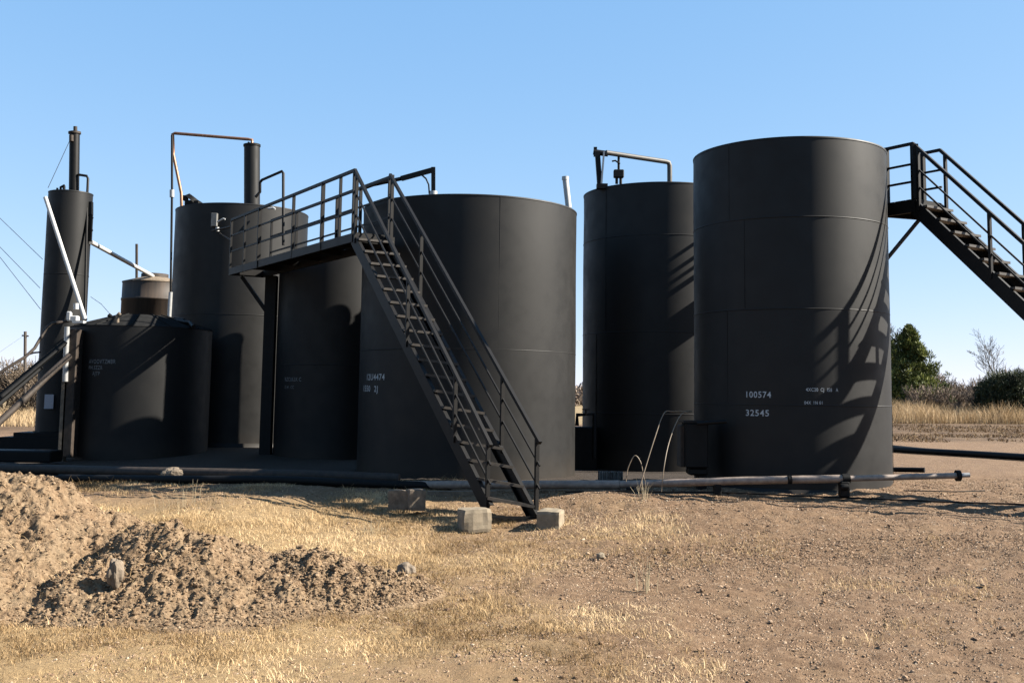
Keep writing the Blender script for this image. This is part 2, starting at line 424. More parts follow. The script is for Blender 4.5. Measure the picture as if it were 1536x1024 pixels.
m = MB(); m.beam((-11.149, 27.800, 6.550), (-11.131, 27.800, 6.212), .12, .10); m.beam((-11.113, 27.800, 6.212), (-11.111, 27.800, 5.502), .07, .08); m.tube([(-11.180, 27.800, 6.140), (-11.056, 27.800, 6.124)], .02, 6); m.tube([(-11.161, 27.800, 5.785), (-11.057, 27.800, 5.804)], .035, 6)
m.build('side_bracket', M['black'], tW)
# skirt and stepped base
m = MB(); m.lathe((WC[0], WC[1], 0), [(.60, -.1), (.60, .55)], 48); m.box((-11.9, 27.6, .42), (1.25, .9, .22)); m.box((-12.0, 27.6, .17), (1.6, 1.2, .5)); m.build('base', M['black'], tW)
m = MB(); m.box((-11.702, 27.220, 1.314), (.23, .012, .36)); nt = m.build('notice', M['sign'], tW)

o = MB().tube([(-11.996, 27.000, 6.514), (-10.523, 26.300, 3.334)], .052, 12).build('leaning_pipe', M['white'], None, label='long white pipe leaning in front of the slim tower', cat='pipe')
o = MB().tube([(-11.132, 27.900, 5.499), (-11.387, 33.600, 5.225)], .06, 12).build('overhead_pipe', M['white'], None, label='white pipe sloping from the slim tower down to the brown tank', cat='pipe')
o = MB().tube([(-12.120, 34.100, 6.309), (-12.060, 34.100, 5.056)], .045, 8).build('vent_pole', M['rust'], None, label='thin upright rusty pole above the brown round tank', cat='pole')

# ------------------------------------------------------------------ roof fittings
s_ = MB(); s_.tube([(-7.509, 30.300, 6.957), (-7.574, 30.300, 8.694)], .225, 28); stk = s_.build('stack', M['paint'], tL)
m = MB(); m.tube([(-7.574, 30.300, 8.674), (-7.576, 30.300, 8.733)], .245, 24); m.tube([(-7.672, 30.300, 8.712), (-7.675, 30.300, 8.810)], .03, 8); m.build('cap', M['black'], stk)
m = MB(); m.tube([(-9.216, 29.600, 6.998), (-9.207, 29.600, 6.790)], .02, 6)
a, b = Vector((-9.144, 29.500, 6.905)), Vector((-8.791, 29.700, 6.908)); m.box((a+b)/2+Vector((0,0,-.06)), (.42, .42, .16), bev=.03)
c_ = (a+b)/2+Vector((0,0,.03)); m.tube([c_+Vector((-.05,0,0)), c_+Vector((.02,0,.09))], .25, 20, True, .19); m.box(c_+Vector((-.24,0,.07)), (.1,.2,.14))
m.build('thief_hatch', M['black'], tL)
m = MB(); m.box((-8.042, 28.450, 6.219), (.16,.14,.36), bev=.01); m.build('gauge_box', M['corr'], tL, label='small weathered gauge box')
m = MB(); m.tube([(-7.926, 28.300, 6.141), (-7.741, 28.200, 6.218), (-7.687, 28.200, 6.200)], .022, 8); m.tube([(-7.915, 28.300, 5.889), (-7.920, 28.300, 5.997)], .05, 8); m.build('gauge_arm', M['white'], tL)
m = MB(); m.tube([(-6.639, 28.550, 6.565), (-6.483, 28.500, 6.576), (-6.428, 28.500, 6.541)], .03, 8); m.build('gauge_arm', M['white'], tL)

o = MB(); o.tube([(-7.552, 30.200, 8.729), (-7.556, 30.200, 8.847), (-7.672, 30.200, 8.865), (-9.729, 30.000, 8.963), (-9.786, 30.000, 8.943), (-9.739, 30.000, 8.341), (-9.430, 29.900, 7.204), (-9.398, 29.900, 6.706)], .045, 8)
o = o.build('vent_line', M['copper'], None, label='copper-coloured pipe looping from the roof stack to the tall left tank', cat='pipe')
r_ = empty('riser_pipe', (-9.075, 28.300, 3.492), 'thin upright riser pipe beside the tall left tank, standing above the low tank', 'pipe')
MB().tube([(-9.248, 28.300, 8.493), (-9.176, 28.300, 6.904), (-9.090, 28.300, 4.204)], .032, 8).build('upper_pipe', M['steel_paint'], r_)
MB().tube([(-9.091, 28.300, 4.239), (-9.099, 28.300, 3.421)], .055, 8).build('lower_pipe', M['galv'], r_)
MB().tube([(-9.180, 28.300, 6.995), (-9.171, 28.300, 6.795)], .065, 8).build('union', M['galv'], r_)
m = MB(); m.tube([(-9.133, 28.000, 3.400), (-8.783, 28.000, 3.405)], .10, 10); m.build('saddle', M['black'], r_)
m = MB(); m.tube([(-9.470, 25.600, 3.203), (-9.480, 25.600, 3.412), (-9.451, 25.600, 3.460), (-9.399, 25.600, 3.397)], .045, 8); m.build('roof_vent', M['timber'], tS)
m = MB(); m.tube([(-9.871, 26.400, 3.382), (-9.992, 26.400, 3.480)], .05, 8); m.build('roof_vent', M['black'], tS)
m = MB(); m.tube([(-8.593, 26.900, 3.401), (-7.968, 26.400, 3.309), (-7.761, 26.000, 3.187)], .05, 8); m.tube([(-8.542, 27.000, 3.460), (-8.211, 26.700, 3.393)], .04, 8); m.build('roof_pipe', M['steel_paint'], tS)

# widest tank roof: vent post, arm, hose, white pipe
vp = empty('roof_vent', (-1.701, 22.400, 5.856), 'dark vent post with a long sloping arm on the widest tank', 'vent')
MB().beam((-1.701, 22.400, 5.856), (-1.714, 22.400, 6.447), .085, .085).build('post', M['steel_paint'], vp)
MB().beam((-1.727, 22.400, 6.389), (-2.412, 22.600, 6.233), .08, .10).build('arm', M['steel_paint'], vp)
MB().tube([(-2.412, 22.600, 6.233), (-3.091, 23.200, 6.212), (-3.425, 23.600, 6.180)], .045, 8).build('arm_pipe', M['steel_paint'], vp)
MB().tube([(-1.971, 22.450, 6.295), (-1.857, 22.300, 6.179), (-1.797, 22.300, 6.051), (-1.787, 22.400, 5.869)], .018, 6).build('hose', M['black'], vp)
MB().tube([(-1.701, 22.400, 5.842), (-1.703, 22.400, 5.928)], .09, 8).build('foot', M['galv'], vp)
wp = MB().tube([(1.245, 23.600, 5.820), (1.165, 23.600, 6.486)], .068, 12); wp.tube([(1.165, 23.600, 6.456), (1.164, 23.600, 6.532)], .078, 12)
wp.build('roof_pipe', M['white'], None, label='short white pipe sticking up behind the right rim of the widest tank', cat='pipe')

# back tank roof: gallows-like vent
gv = empty('gallows_vent', (2.110, 25.600, 6.628), 'gallows-like vent pipe with hanging valve on the roof of the back tank', 'vent')
m = MB(); m.beam((2.101, 25.500, 6.625), (2.032, 25.500, 7.545), .12, .12); m.build('post', M['steel_paint'], gv)
m = MB(); m.beam((2.125, 25.400, 6.704), (2.185, 25.400, 7.524), .10, .04); m.build('strut', M['galv'], gv)
m = MB(); m.beam((1.991, 25.600, 7.452), (1.990, 25.600, 7.684), .08, .08); m.tube([(1.942, 25.600, 7.567), (2.301, 25.600, 7.522)], .07, 10); m.build('union', M['steel_paint'], gv)
m = MB(); m.tube([(2.243, 25.500, 7.532), (3.036, 25.900, 7.517), (3.802, 26.300, 7.507), (3.893, 26.350, 7.494), (3.918, 26.350, 7.409), (3.918, 26.350, 6.950)], .062, 12); m.build('vent_pipe', M['gpipe'], gv)
m = MB(); m.tube([(2.571, 25.700, 7.516), (2.573, 25.700, 7.134)], .03, 8); m.tube([(2.399, 25.600, 7.341), (2.480, 25.600, 7.359), (2.595, 25.600, 7.278)], .022, 6); m.build('hanger', M['black'], gv)
m = MB(); m.box((2.573, 25.700, 7.051), (.25, .16, .2), bev=.02); m.tube([(2.524, 25.700, 6.951), (2.525, 25.700, 6.802)], .035, 8); m.tube([(2.622, 25.700, 6.952), (2.623, 25.700, 6.803)], .035, 8); m.build('valve_body', M['steel_paint'], gv)
m = MB(); m.box((2.124, 25.200, 6.632), (.26, .2, .12)); m.build('clamp', M['black'], gv)

# ------------------------------------------------------------------ stairs
def smooth(pts, k=6):
    P_ = [V(p) for p in pts]; P_ = [P_[0]*2-P_[1]] + P_ + [P_[-1]*2-P_[-2]]; out = []
    for i in range(1, len(P_)-2):
        a, b, c, d = P_[i-1:i+3]
        for j in range(k):
            t = j/k; out.append((b*2 + (c-a)*t + (a*2-b*5+c*4-d)*t*t + (b*3-a-c*3+d)*t**3)*.5)
    return out + [P_[-2]]
def lerp(a, b, t): return a + (b-a)*t
def make_stair(t, TL, TR, BL, BR, ntread, rail_h, posts_l, posts_r, top_dir, mids=(.36, .68), both=True, hend=None):
    hend = hend or (rail_h*.93, rail_h*.93)
    """TL,TR top corners; BL,BR bottom corners (world). adds stringers, treads, rails"""
    TL, TR, BL, BR = map(V, (TL, TR, BL, BR)); UP = Vector((0, 0, 1))
    for A, B, sgn in ((TL, BL, 1), (TR, BR, -1)):
        d = (B-A).normalized(); side = d.cross(UP).normalized(); nrm = side.cross(d).normalized()
        if nrm.z < 0: nrm = -nrm
        m = MB(); c0 = A - nrm*.10 + d*(-.02); c1 = B - nrm*.10
        m.beam(c0, c1, .012, .22, nrm)
        w_in = (TR-TL).normalized()*sgn
        for s_ in (-1, 1):
            m.beam(c0 + nrm*(.108*s_) + w_in*.028, c1 + nrm*(.108*s_) + w_in*.028, .062, .012, nrm)
        m.build('stringer', M['steel_paint'], t)
    for k in range(ntread):
        u = (k+.5)/(ntread)
        a = lerp(TL, BL, u); b = lerp(TR, BR, u); w = (b-a); wl = w.length; w.normalize()
        d = (BL-TL); d.z = 0; d.normalize()
        fwd = (d - w*d.dot(w)); fwd.z = 0; fwd.normalize(); w2 = w
        m = MB(); c = (a+b)/2 - Vector((0, 0, .02))
        m.box(c, (wl-.03, .21, .034), (w2, fwd, w2.cross(fwd).normalized()))
        m.box(c + fwd*.108 - Vector((0, 0, .002)), (wl-.03, .012, .042), (w2, fwd, w2.cross(fwd).normalized()))
        m.build('tread', M['tread'], t)
    for A, B, posts, he in ((TL, BL, posts_l, hend[0]), (TR, BR, posts_r, hend[1])):
        H = Vector((0, 0, 1))
        ra, rb = A + H*rail_h, B + H*he
        MB().beam(ra, rb, .055, .055).build('handrail', M['steel_paint'], t)
        for q in (mids if A is TL or both else ()):
            MB().beam(A + H*rail_h*q, B + H*he*q, .022, .028).build('mid_rail', M['steel_paint'], t)
        for u in posts:
            p = lerp(A, B, u); h = lerp(Vector((rail_h,0,0)), Vector((he,0,0)), u).x
            MB().beam(p - H*.12, p + H*(h-.02), .06, .045, (BL-TL).normalized()).build('post', M['steel_paint'], t)

# left stairway with catwalk
DZ = 4.70
A_ = V((-7.063, 26.523, 4.700)); B_ = V((-3.064, 20.299, 4.700)); C_ = V((-2.427, 20.674, 4.700))
BLc = V((-0.278, 15.800, 0.034)); BRc = V((0.447, 15.950, -0.107))
sw = empty('catwalk_stairway', (BLc.x, BLc.y, BLc.z), 'long dark steel stairway with railed catwalk in front of the widest tank', 'stairway')
make_stair(sw, B_, C_, BLc, BRc, 18, 1.22, (0.02, .46, .79, .985), (0.02, .26, .80, .985), None, hend=(.86, 1.05))
ad = (A_-B_).normalized(); wd = Vector((-ad.y, ad.x, 0)); 
if wd.dot(C_-B_) < 0: wd = -wd
W1 = .86; LEN = (A_-B_).length
def dk(u, w, z=0): return B_ + ad*u + wd*w + Vector((0, 0, z))
m = MB()
for k in range(int(LEN/.25)):
    u = k*.25+.12; w1 = W1
    m.beam(dk(u, .04, .0), dk(u, w1-.04, .0), .235, .03)
m.build('deck', M['black'], sw)
def frame_beam(p, q, h=.17):
    m = MB(); m.beam(p-Vector((0,0,h/2+.01)), q-Vector((0,0,h/2+.01)), .05, h); return m.build('deck_beam', M['steel_paint'], sw)
frame_beam(dk(-.03, 0), dk(LEN, 0)); frame_beam(dk(0, W1), dk(LEN, W1)); frame_beam(dk(LEN, 0), dk(LEN, W1)); frame_beam(dk(0, .03), dk(0, W1-.03))
for k in range(1, 6):
    u = LEN*k/6; frame_beam(dk(u, .03), dk(u, W1-.03), .11)
def railing(p, q, posts, h=1.22, lev=(.34, .67), loop=False):
    H = Vector((0, 0, 1))
    MB().beam(p+H*h, q+H*h, .05, .06, ext=.04).build('handrail', M['steel_paint'], sw)
    for l in lev: MB().beam(p+H*h*l, q+H*h*l, .025, .038).build('mid_rail', M['steel_paint'], sw)
    for u, w in posts:
        c = lerp(p, q, u); MB().beam(c-H*.17, c+H*h, w, .05, (q-p).normalized()).build('post', M['steel_paint'], sw)
railing(dk(0, 0), dk(LEN, 0), [(.0, .07), (.09, .05), (.21, .075), (.43, .06), (.72, .085), (.86, .05), (1, .05)])
railing(dk(0.1, W1), dk(LEN-.5, W1), [(.02, .05), (.22, .06), (.4, .06), (.75, .06), (1, .05)])
MB().tube([(-5.311, 24.500, 5.013), (-5.370, 24.500, 6.707), (-5.402, 24.500, 6.754), (-5.957, 24.900, 6.622), (-6.002, 24.900, 6.557), (-5.994, 24.900, 6.333), (-6.099, 24.900, 6.204)], .034, 8).build('guard_loop', M['steel_paint'], sw)
MB().tube([dk(LEN, 0, 1.22), dk(LEN+.7, .2, 1.15), (-8.059, 28.300, 5.905)], .03, 8).build('end_rail', M['steel_paint'], sw)
MB().tube([dk(LEN, 0, .70), (-7.814, 28.200, 5.821)], .02, 8).build('end_rail', M['steel_paint'], sw)
cb = V((-6.024, 26.600, 4.538)); cb.z = DZ; gc = gz(cb.x, cb.y)
MB().beam(Vector((cb.x, cb.y, gc-.1)), cb-Vector((0,0,.18)), .27, .27, (0,1,0)).build('support_column', M['black'], sw)
MB().beam(dk(LEN-.05, .3, -.2), Vector((cb.x-.12, cb.y, DZ-1.05)), .09, .09).build('brace', M['black'], sw)
MB().beam((-0.262, 15.600, -0.106), (0.374, 15.750, -0.124), .03, .03).build('foot_bar', M['black'], sw)

# right stairway
def PR(s, w, z=0): return Vector((6.93+.560*s+.82*w, 18.19-.828*s+.572*w, z))
DR = 5.10
sr = empty('platform_stairway', PR(5.0, .4, .15), 'black steel stairway leaving the right frame edge from the side of the 100574 tank', 'stairway')
WR = .80
foot = 4.85
make_stair(sr, PR(0, 0, DR), PR(0, WR, DR), PR(foot, 0, .28), PR(foot, WR, .28), 19, .98, (.02, .285, .62, .985), (.02, .31, .64, .985), None, mids=(.62, .31), both=False)
m = MB()
for k in range(3):
    u = -.62+.22*k+.1; m.beam(PR(u, .03, DR), PR(u, WR-.03, DR), .20, .03)
m.build('deck', M['black'], sr)
for (p, q) in ((PR(-.68, 0, DR-.12), PR(.03, 0, DR-.12)), (PR(-.40, WR, DR-.12), PR(.03, WR, DR-.12)), (PR(0, .03, DR-.12), PR(0, WR-.03, DR-.12)), (PR(-.62, .05, DR-.12), PR(-.40, WR, DR-.12))):
    MB().beam(p, q, .05, .22).build('deck_beam', M['black'], sr)
for (p, q, ps) in ((PR(-.72, 0, DR), PR(0, 0, DR), (.25, 1.0)), (PR(-.35, WR, DR), PR(0, WR, DR), (.0,))):
    H = Vector((0, 0, 1))
    for hh, w in ((.98, .05), (.62, .035), (.31, .035)): MB().beam(p+H*hh, q+H*hh, w, w, ext=.03).build('handrail' if hh > .9 else 'mid_rail', M['black'], sr)
    for u in ps: c = lerp(p, q, u); MB().beam(c-H*.15, c+H*.98, .08, .06, (q-p).normalized()).build('post', M['black'], sr)
MB().beam(PR(.03, 0, DR), PR(.03, 0, DR+.96), .10, .10).build('corner_post', M['black'], sr)
MB().tube([PR(-.1, .4, DR-.22), (6.56, 18.70, 4.05)], .035, 8).build('brace', M['tread'], sr)

rw = empty('rear_catwalk', (6.3, 23.2, 0), 'railed catwalk hidden behind the 100574 tank, striping the back tank with shadow', 'catwalk')
m = MB(); m.beam((6.32, 23.75, 5.06), (6.32, 26.0, 5.06), .74, .04); m.build('deck', M['black'], rw)
for xx in (5.95, 6.70):
    MB().beam((xx, 23.75, 4.94), (xx, 26.0, 4.94), .05, .24).build('deck_beam', M['black'], rw)
    for yy in (23.78, 25.95): MB().beam((xx, yy, 4.9), (xx, yy, 6.42), .06, .06, (0, 1, 0)).build('post', M['black'], rw)
for hh, ww in ((.52, .10), (.98, .07), (1.30, .06)): MB().beam((5.95, 23.75, 5.1+hh), (5.95, 26.0, 5.1+hh), .06, ww).build('handrail', M['black'], rw)
MB().beam((6.70, 23.75, 6.38), (6.70, 26.0, 6.38), .06, .06).build('handrail', M['black'], rw)
for (xx, yy) in ((6.3, 24.0), (6.3, 25.7)): MB().beam((xx, yy, -.1), (xx, yy, 4.9), .14, .14, (0, 1, 0)).build('support_leg', M['black'], rw)

# concrete blocks, timber
def block(c, dim, rot, mat, name, seed, jag=.02):
    m = MB(); X = Vector((math.cos(rot), math.sin(rot), 0)); Yv = Vector((-math.sin(rot), math.cos(rot), 0)); Zv = Vector((0, 0, 1))
    nx = 6; vs = []; fs = []
    def grid(o, a, b, na, nb):
        base = len(vs)
        for i in range(na+1):
            for j in range(nb+1): vs.append(o + a*(i/na) + b*(j/nb))
        for i in range(na):
            for j in range(nb):
                q = base+i*(nb+1)+j; fs.append((q, q+nb+1, q+nb+2, q+1))
    hx, hy, hz = X*dim[0], Yv*dim[1], Zv*dim[2]; o = V(c) - hx/2 - hy/2
    grid(o, hx, hz, nx, nx); grid(o+hy, hz, hx, nx, nx); grid(o, hz, hy, nx, nx); grid(o+hx, hy, hz, nx, nx); grid(o+hz, hx, hy, nx, nx)
    cc = V(c)+hz/2
    out = []
    for v in vs:
        q = noise.noise_vector(v*9+Vector((seed, 0, 0)))*jag*.6 + noise.noise_vector(v*3+Vector((seed, 5, 0)))*jag
        d = v-cc; e = sum(abs(d.dot(a))/(l/2) > .97 for a, l in ((X, dim[0]), (Yv, dim[1]), (Zv, dim[2])))
        if e >= 2: v = v - d*.05*(e-1)
        out.append(v+q)
    m.add(out, fs); return m
p = V((-0.500, 15.600, -0.213)); block((p.x, p.y, p.z-.10), (.42, .42, .33), .35, M['concrete'], '', 1).build('concrete_block', M['concrete'], None, label='concrete block under the left foot of the long stairway', cat='block', group='concrete blocks under the stairway')
p = V((0.602, 15.600, -0.198)); block((p.x, p.y, p.z-.10), (.34, .40, .31), -.25, M['concrete'], '', 2).build('concrete_block', M['concrete'], None, label='smaller concrete block beside the right foot of the long stairway', cat='block', group='concrete blocks under the stairway')
p = V((-1.419, 16.500, 0.007)); block((p.x, p.y, p.z-.13), (.25, .3, .32), .25, M['timber'], '', 3, .01).build('timber_block', M['timber'], None, label='short grey timber block standing on the ground before the widest tank', cat='timber')
p = V((-1.693, 16.600, 0.004)); block((p.x, p.y, p.z-.13), (.32, .14, .30), -.1, M['timber'], '', 4, .01).build('timber_block', M['timber'], None, label='brown timber offcut lying left of the short grey block', cat='timber')
m = MB(); m.beam((-1.351, 18.000, -0.030), (-0.209, 18.000, -0.004), .14, .12); m.build('timber_beam', M['timber'], None, label='long timber beam on the ground behind the stairway foot', cat='timber')

# ------------------------------------------------------------------ pipes on the ground
gp = empty('ground_pipe', (2.894, 17.000, 0.284), 'long straight steel pipe running in front of the tanks to the right', 'pipe')
MB().tube([(-1.911, 18.900, 0.052), (1.802, 17.600, 0.215)], .072, 16).build('pipe_length', M['pipe'], gp)
MB().tube([(1.802, 17.600, 0.215), (3.564, 16.600, 0.382), (5.070, 16.300, 0.456)], .060, 16).build('pipe_length', M['pipe'], gp)
MB().tube([(5.070, 16.300, 0.456), (6.856, 16.500, 0.510)], .045, 14).build('pipe_length', M['pipe'], gp)
MB().tube([(6.856, 16.500, 0.510), (7.030, 16.500, 0.522)], .036, 12).build('pipe_end', M['galv'], gp)
for (a, b, r) in (((5.020, 16.300, 0.454), (5.131, 16.300, 0.458), .075), ((6.825, 16.500, 0.509), (6.887, 16.500, 0.510), .085), ((4.230, 16.400, 0.422), (4.281, 16.400, 0.423), .068)):
    MB().tube([a, b], r, 14).build('coupling', M['black'], gp)
m = MB(); m.box((5.047, 16.300, 0.302), (.14, .16, .24), bev=.02); m.tube([(4.967, 16.200, 0.339), (5.077, 16.200, 0.340)], .05, 8); m.build('pipe_stand', M['black'], gp)
m = MB(); m.box((1.943, 17.400, 0.112), (.12, .12, .16), bev=.01); m.build('pipe_stand', M['black'], gp)
m = MB(); m.box((3.233, 16.800, 0.224), (.10, .16, .16), bev=.01); m.build('pipe_stand', M['black'], gp)

def ground_path(pts, r, lift=0.0):
    out = []
    for i in range(len(pts)-1):
        a, b = V(pts[i]), V(pts[i+1]); k = max(2, int((b-a).length/.4))
        for j in range(k):
            p = lerp(a, b, j/k); out.append(p)
    out.append(V(pts[-1]))
    return [Vector((p.x + .03*math.sin(i*.7), p.y, gz(p.x, p.y)+r*.8+lift+.02)) for i, p in enumerate(out)]
for k, (pts, r, lab, mm) in enumerate((
  (((-12.5, 23.0, 0), (-9.4, 22.1, 0), (-7.2, 21.0, 0), (-4.5, 20.0, 0), (-2.0, 19.6, 0)), .10, 'thick dark pipe lying in the shade before the low tank', 'rust'),
  (((-8.5, 20.4, 0), (-5.5, 19.4, 0), (-3.0, 18.8, 0), (-1.0, 18.7, 0)), .075, 'dark pipe crossing the shaded ground nearest the dry grass', 'black'),
  (((-6.0, 20.9, 0), (-3.5, 20.3, 0), (-2.6, 20.2, 0)), .06, 'short dark pipe between the two longer shaded pipes', 'rust'),
  (((10.6, 32.6, 0), (11.1, 31.3, 0), (12.7, 26.6, 0), (13.6, 24.0, 0)), .085, 'long black pipe on the dirt right of the 100574 tank, nearer of two', 'black'),
  (((11.6, 35.0, 0), (12.0, 33.5, 0), (12.3, 30.3, 0)), .05, 'thinner black pipe lying just behind the longer one at right', 'black'),
  (((7.0, 22.3, 0), (7.8, 21.9, 0), (8.3, 21.6, 0)), .05, 'short black pipe beside the base of the 100574 tank', 'black'))):
    MB().tube(ground_path(pts, r), r, 12).build('ground_pipe', M[mm], None, label=lab, cat='pipe')

# low dark manifold standing between the widest tank and the back tank
mf = empty('pipe_manifold', (1.75, 25.2, -.1), 'low black pipe manifold in the gap between the widest tank and the back tank', 'pipe manifold')
MB().box((1.72, 25.3, .42), (.62, .5, 1.0), bev=.03).build('valve_box', M['black'], mf)
MB().tube([(1.55, 24.9, .95), (1.55, 24.9, 1.2), (1.95, 24.9, 1.22), (1.95, 24.9, .2)], .05, 10).build('header_pipe', M['black'], mf)
MB().tube([(1.75, 24.85, 1.2), (1.75, 24.85, 1.32)], .03, 8).tube([(1.66, 24.85, 1.33), (1.84, 24.85, 1.33)], .018, 6).build('valve_handle', M['rust'], mf)

for pts, r, lab in ((((.9, 17.35, 0), (3.5, 16.75, 0), (5.6, 16.15, 0), (7.6, 15.7, 0), (9.5, 15.35, 0)), .014, 'long thin black cable lying on the gravel just before the 100574 tank'),
                    (((6.2, 17.0, 0), (6.9, 16.9, 0), (7.5, 17.1, 0)), .009, 'thin black wire curling from the end of the steel pipe')):
    MB().tube([p+Vector((0, .04*math.sin(i*1.3), .012)) for i, p in enumerate(ground_path(pts, r))], r, 6).build('ground_cable', M['black'], None, label=lab, cat='cable')

# ------------------------------------------------------------------ equipment left of the 100574 tank
hb = empty('heater_box', (2.953, 17.600, 0.139), 'black boxy burner housing on the left side of the 100574 tank', 'burner housing')
m = MB(); m.box((3.046, 17.750, 0.865), (.36, .5, .72), bev=.02); m.build('housing', M['black'], hb)
m = MB(); m.box((2.850, 17.900, 0.844), (.09, .4, .68), bev=.01); m.build('side_panel', M['rust'], hb)
m = MB(); m.box((3.077, 17.750, 0.441), (.30, .4, .12), bev=.03); m.box((3.145, 17.700, 0.295), (.14, .2, .32)); m.build('pedestal', M['black'], hb)
m = MB(); m.box((3.047, 17.750, 1.246), (.44, .5, .035)); m.build('lid', M['steel_paint'], hb)
m = MB(); m.tube([(3.030, 17.400, 1.223), (3.486, 17.300, 1.264)], .03, 8); m.build('inlet_pipe', M['black'], hb)
for pts, lab in ((((2.022, 16.900, 0.168), (2.064, 16.900, 0.323), (2.289, 17.100, 0.958), (2.476, 17.300, 1.378), (2.642, 17.400, 1.411), (3.012, 17.800, 1.420)), 'left of two thin tan cables rising from the ground to the 100574 tank'),
                 (((2.377, 16.900, 0.173), (2.419, 16.900, 0.554), (2.522, 17.100, 0.909), (2.669, 17.300, 1.221), (2.809, 17.500, 1.379), (3.012, 17.800, 1.409)), 'right, curved one of two thin tan cables rising to the 100574 tank')):
    MB().tube(smooth(pts), .008, 6).build('cable', M['cable'], None, label=lab, cat='cable')
MB().tube(smooth([(1.835, 17.000, 0.312), (1.866, 17.000, 0.520), (1.970, 17.000, 0.718), (2.065, 17.000, 0.616), (2.107, 17.000, 0.419), (2.129, 17.000, 0.316)]), .008, 6).build('wire_loop', M['cable'], None, label='small arched wire loop standing behind the long steel pipe', cat='wire')
m = MB()
c = V((1.704, 18.300, 0.273))
vs = []; nseg = 60
for j in range(nseg+1):
    u = j/nseg; x = c.x - .2 + .42*u; d = .018*math.sin(u*2*math.pi*11)
    vs += [(x, c.y+d, c.z-.16), (x, c.y+d, c.z+.10), (x, c.y+d+.06, c.z-.16), (x, c.y+d+.06, c.z+.10)]
m.add(vs, [f for j in range(nseg) for b in (j*4,) for f in ((b, b+4, b+5, b+1), (b+2, b+3, b+7, b+6), (b+1, b+5, b+7, b+3))], False)
m.build('corrugated_sheet', M['corr'], None, label='small corrugated metal sheet behind the long pipe', cat='metal sheet')

# ------------------------------------------------------------------ left side equipment
cab = empty('equipment_cabinet', (-10.333, 25.400, -0.029), 'tall narrow cabinet on the left side of the low tank', 'cabinet')
m = MB(); a = V((-10.396, 25.500, 1.532)); m.box((a.x, a.y, 1.55), (.24, .5, 3.0), bev=.01); m.build('body', M['rust'], cab)
m = MB(); a = V((-10.523, 25.350, 1.531)); m.box((a.x, a.y, 1.0), (.13, .2, 2.1), bev=.01); m.build('side_duct', M['timber'], cab, label='pale brown side duct')
m = MB(); m.tube([(-10.477, 25.200, 1.812), (-10.497, 25.200, 2.470), (-10.500, 25.200, 3.100)], .06, 10); m.build('conduit', M['galv'], cab)
m = MB(); m.box((-10.410, 25.300, 3.297), (.24, .2, .14), bev=.02); m.box((-10.487, 25.250, 3.356), (.1, .12, .22), bev=.02); m.box((-10.263, 25.300, 3.220), (.26, .2, .06)); m.tube([(-10.358, 25.300, 3.520), (-10.366, 25.300, 3.664)], .06, 10); m.build('valve_assembly', M['white'], cab)
for nm, pts, r, mt, lab in (
  ('inclined_beam', ((-11.214, 23.000, 1.207), (-10.459, 25.000, 2.712)), .085, 'black', 'upper black beam slanting up to the low tank from the left edge'),
  ('inclined_beam', ((-11.303, 23.200, 1.060), (-10.884, 24.800, 2.125)), .06, 'black', 'lower, shorter black beam slanting in from the left edge'),
  ('inclined_pipe', ((-10.986, 22.600, 0.686), (-10.553, 23.400, 1.456), (-10.358, 23.900, 1.902), (-10.167, 24.600, 2.390)), .075, 'rust', 'rusty brown pipe rising from the left edge to the tall cabinet'),
  ('hose', ((-11.739, 24.000, 1.781), (-11.403, 24.200, 2.088), (-11.087, 24.400, 2.355), (-10.975, 24.600, 2.563), (-10.925, 24.800, 2.836), (-10.900, 25.000, 3.066), (-10.824, 25.100, 3.167), (-10.502, 25.300, 3.249)), .036, 'rust', 'thin weathered hose curving up to the valves beside the slim tower'),
  ('hose', ((-11.089, 24.400, 2.386), (-11.178, 25.000, 2.469), (-11.729, 26.600, 2.540)), .022, 'black', 'short black hose joining the curved hose to the slim tower')):
    MB().tube(pts, r, 10 if 'beam' not in nm else 4).build(nm, M[mt], None, label=lab, cat='beam' if 'beam' in nm else ('hose' if nm == 'hose' else 'pipe'))
m = MB(); a = V((-11.284, 24.500, 0.283)); m.box((a.x, a.y, .12), (2.0, .7, .26), bev=.03); m.build('timber_skid', M['black'], None, label='low dark skid on the ground left of the low tank', cat='skid')

up = empty('utility_pole', (-28.012, 62.000, 0.714), 'dark wooden utility pole far off at the left edge', 'utility pole')
MB().tube([(-28.037, 62.000, 0.484), (-28.259, 62.000, 4.912)], .09, 8).build('pole', M['bark'], up)
MB().beam((-28.439, 62.000, 4.677), (-28.049, 62.000, 4.643), .08, .08).build('crossarm', M['bark'], up)
for pts, lab in ((((-24.813, 50.000, 2.662), (-28.323, 62.000, 4.678)), 'lowest overhead wire, running to the utility pole at left'),
                 (((-13.236, 26.500, 6.200), (-12.239, 27.600, 4.985)), 'uppermost thin wire crossing the sky to the slim tower'),
                 (((-13.192, 26.500, 5.489), (-12.265, 27.600, 4.234)), 'middle thin wire crossing the sky left of the slim tower'),
                 (((-13.181, 26.500, 5.320), (-12.216, 27.600, 3.678)), 'lower thin wire crossing the sky left of the slim tower'),
                 (((-11.175, 28.200, 4.077), (-11.036, 28.600, 3.917), (-10.922, 29.000, 3.661)), 'sagging wire between the slim tower and the low tank'),
                 (((-11.726, 27.700, 8.221), (-12.118, 27.400, 6.833)), 'thin guy wire from the tower stack to the tower rim')):
    if pts[0][0] < -13: pts = [tuple(e+(q-e)*9 for q, e in zip(pts[0], pts[-1])), pts[-1]]   # carried on well beyond the frame
    MB().tube(pts, .0075, 4).build('wire', M['wire'], None, label=lab, cat='wire')

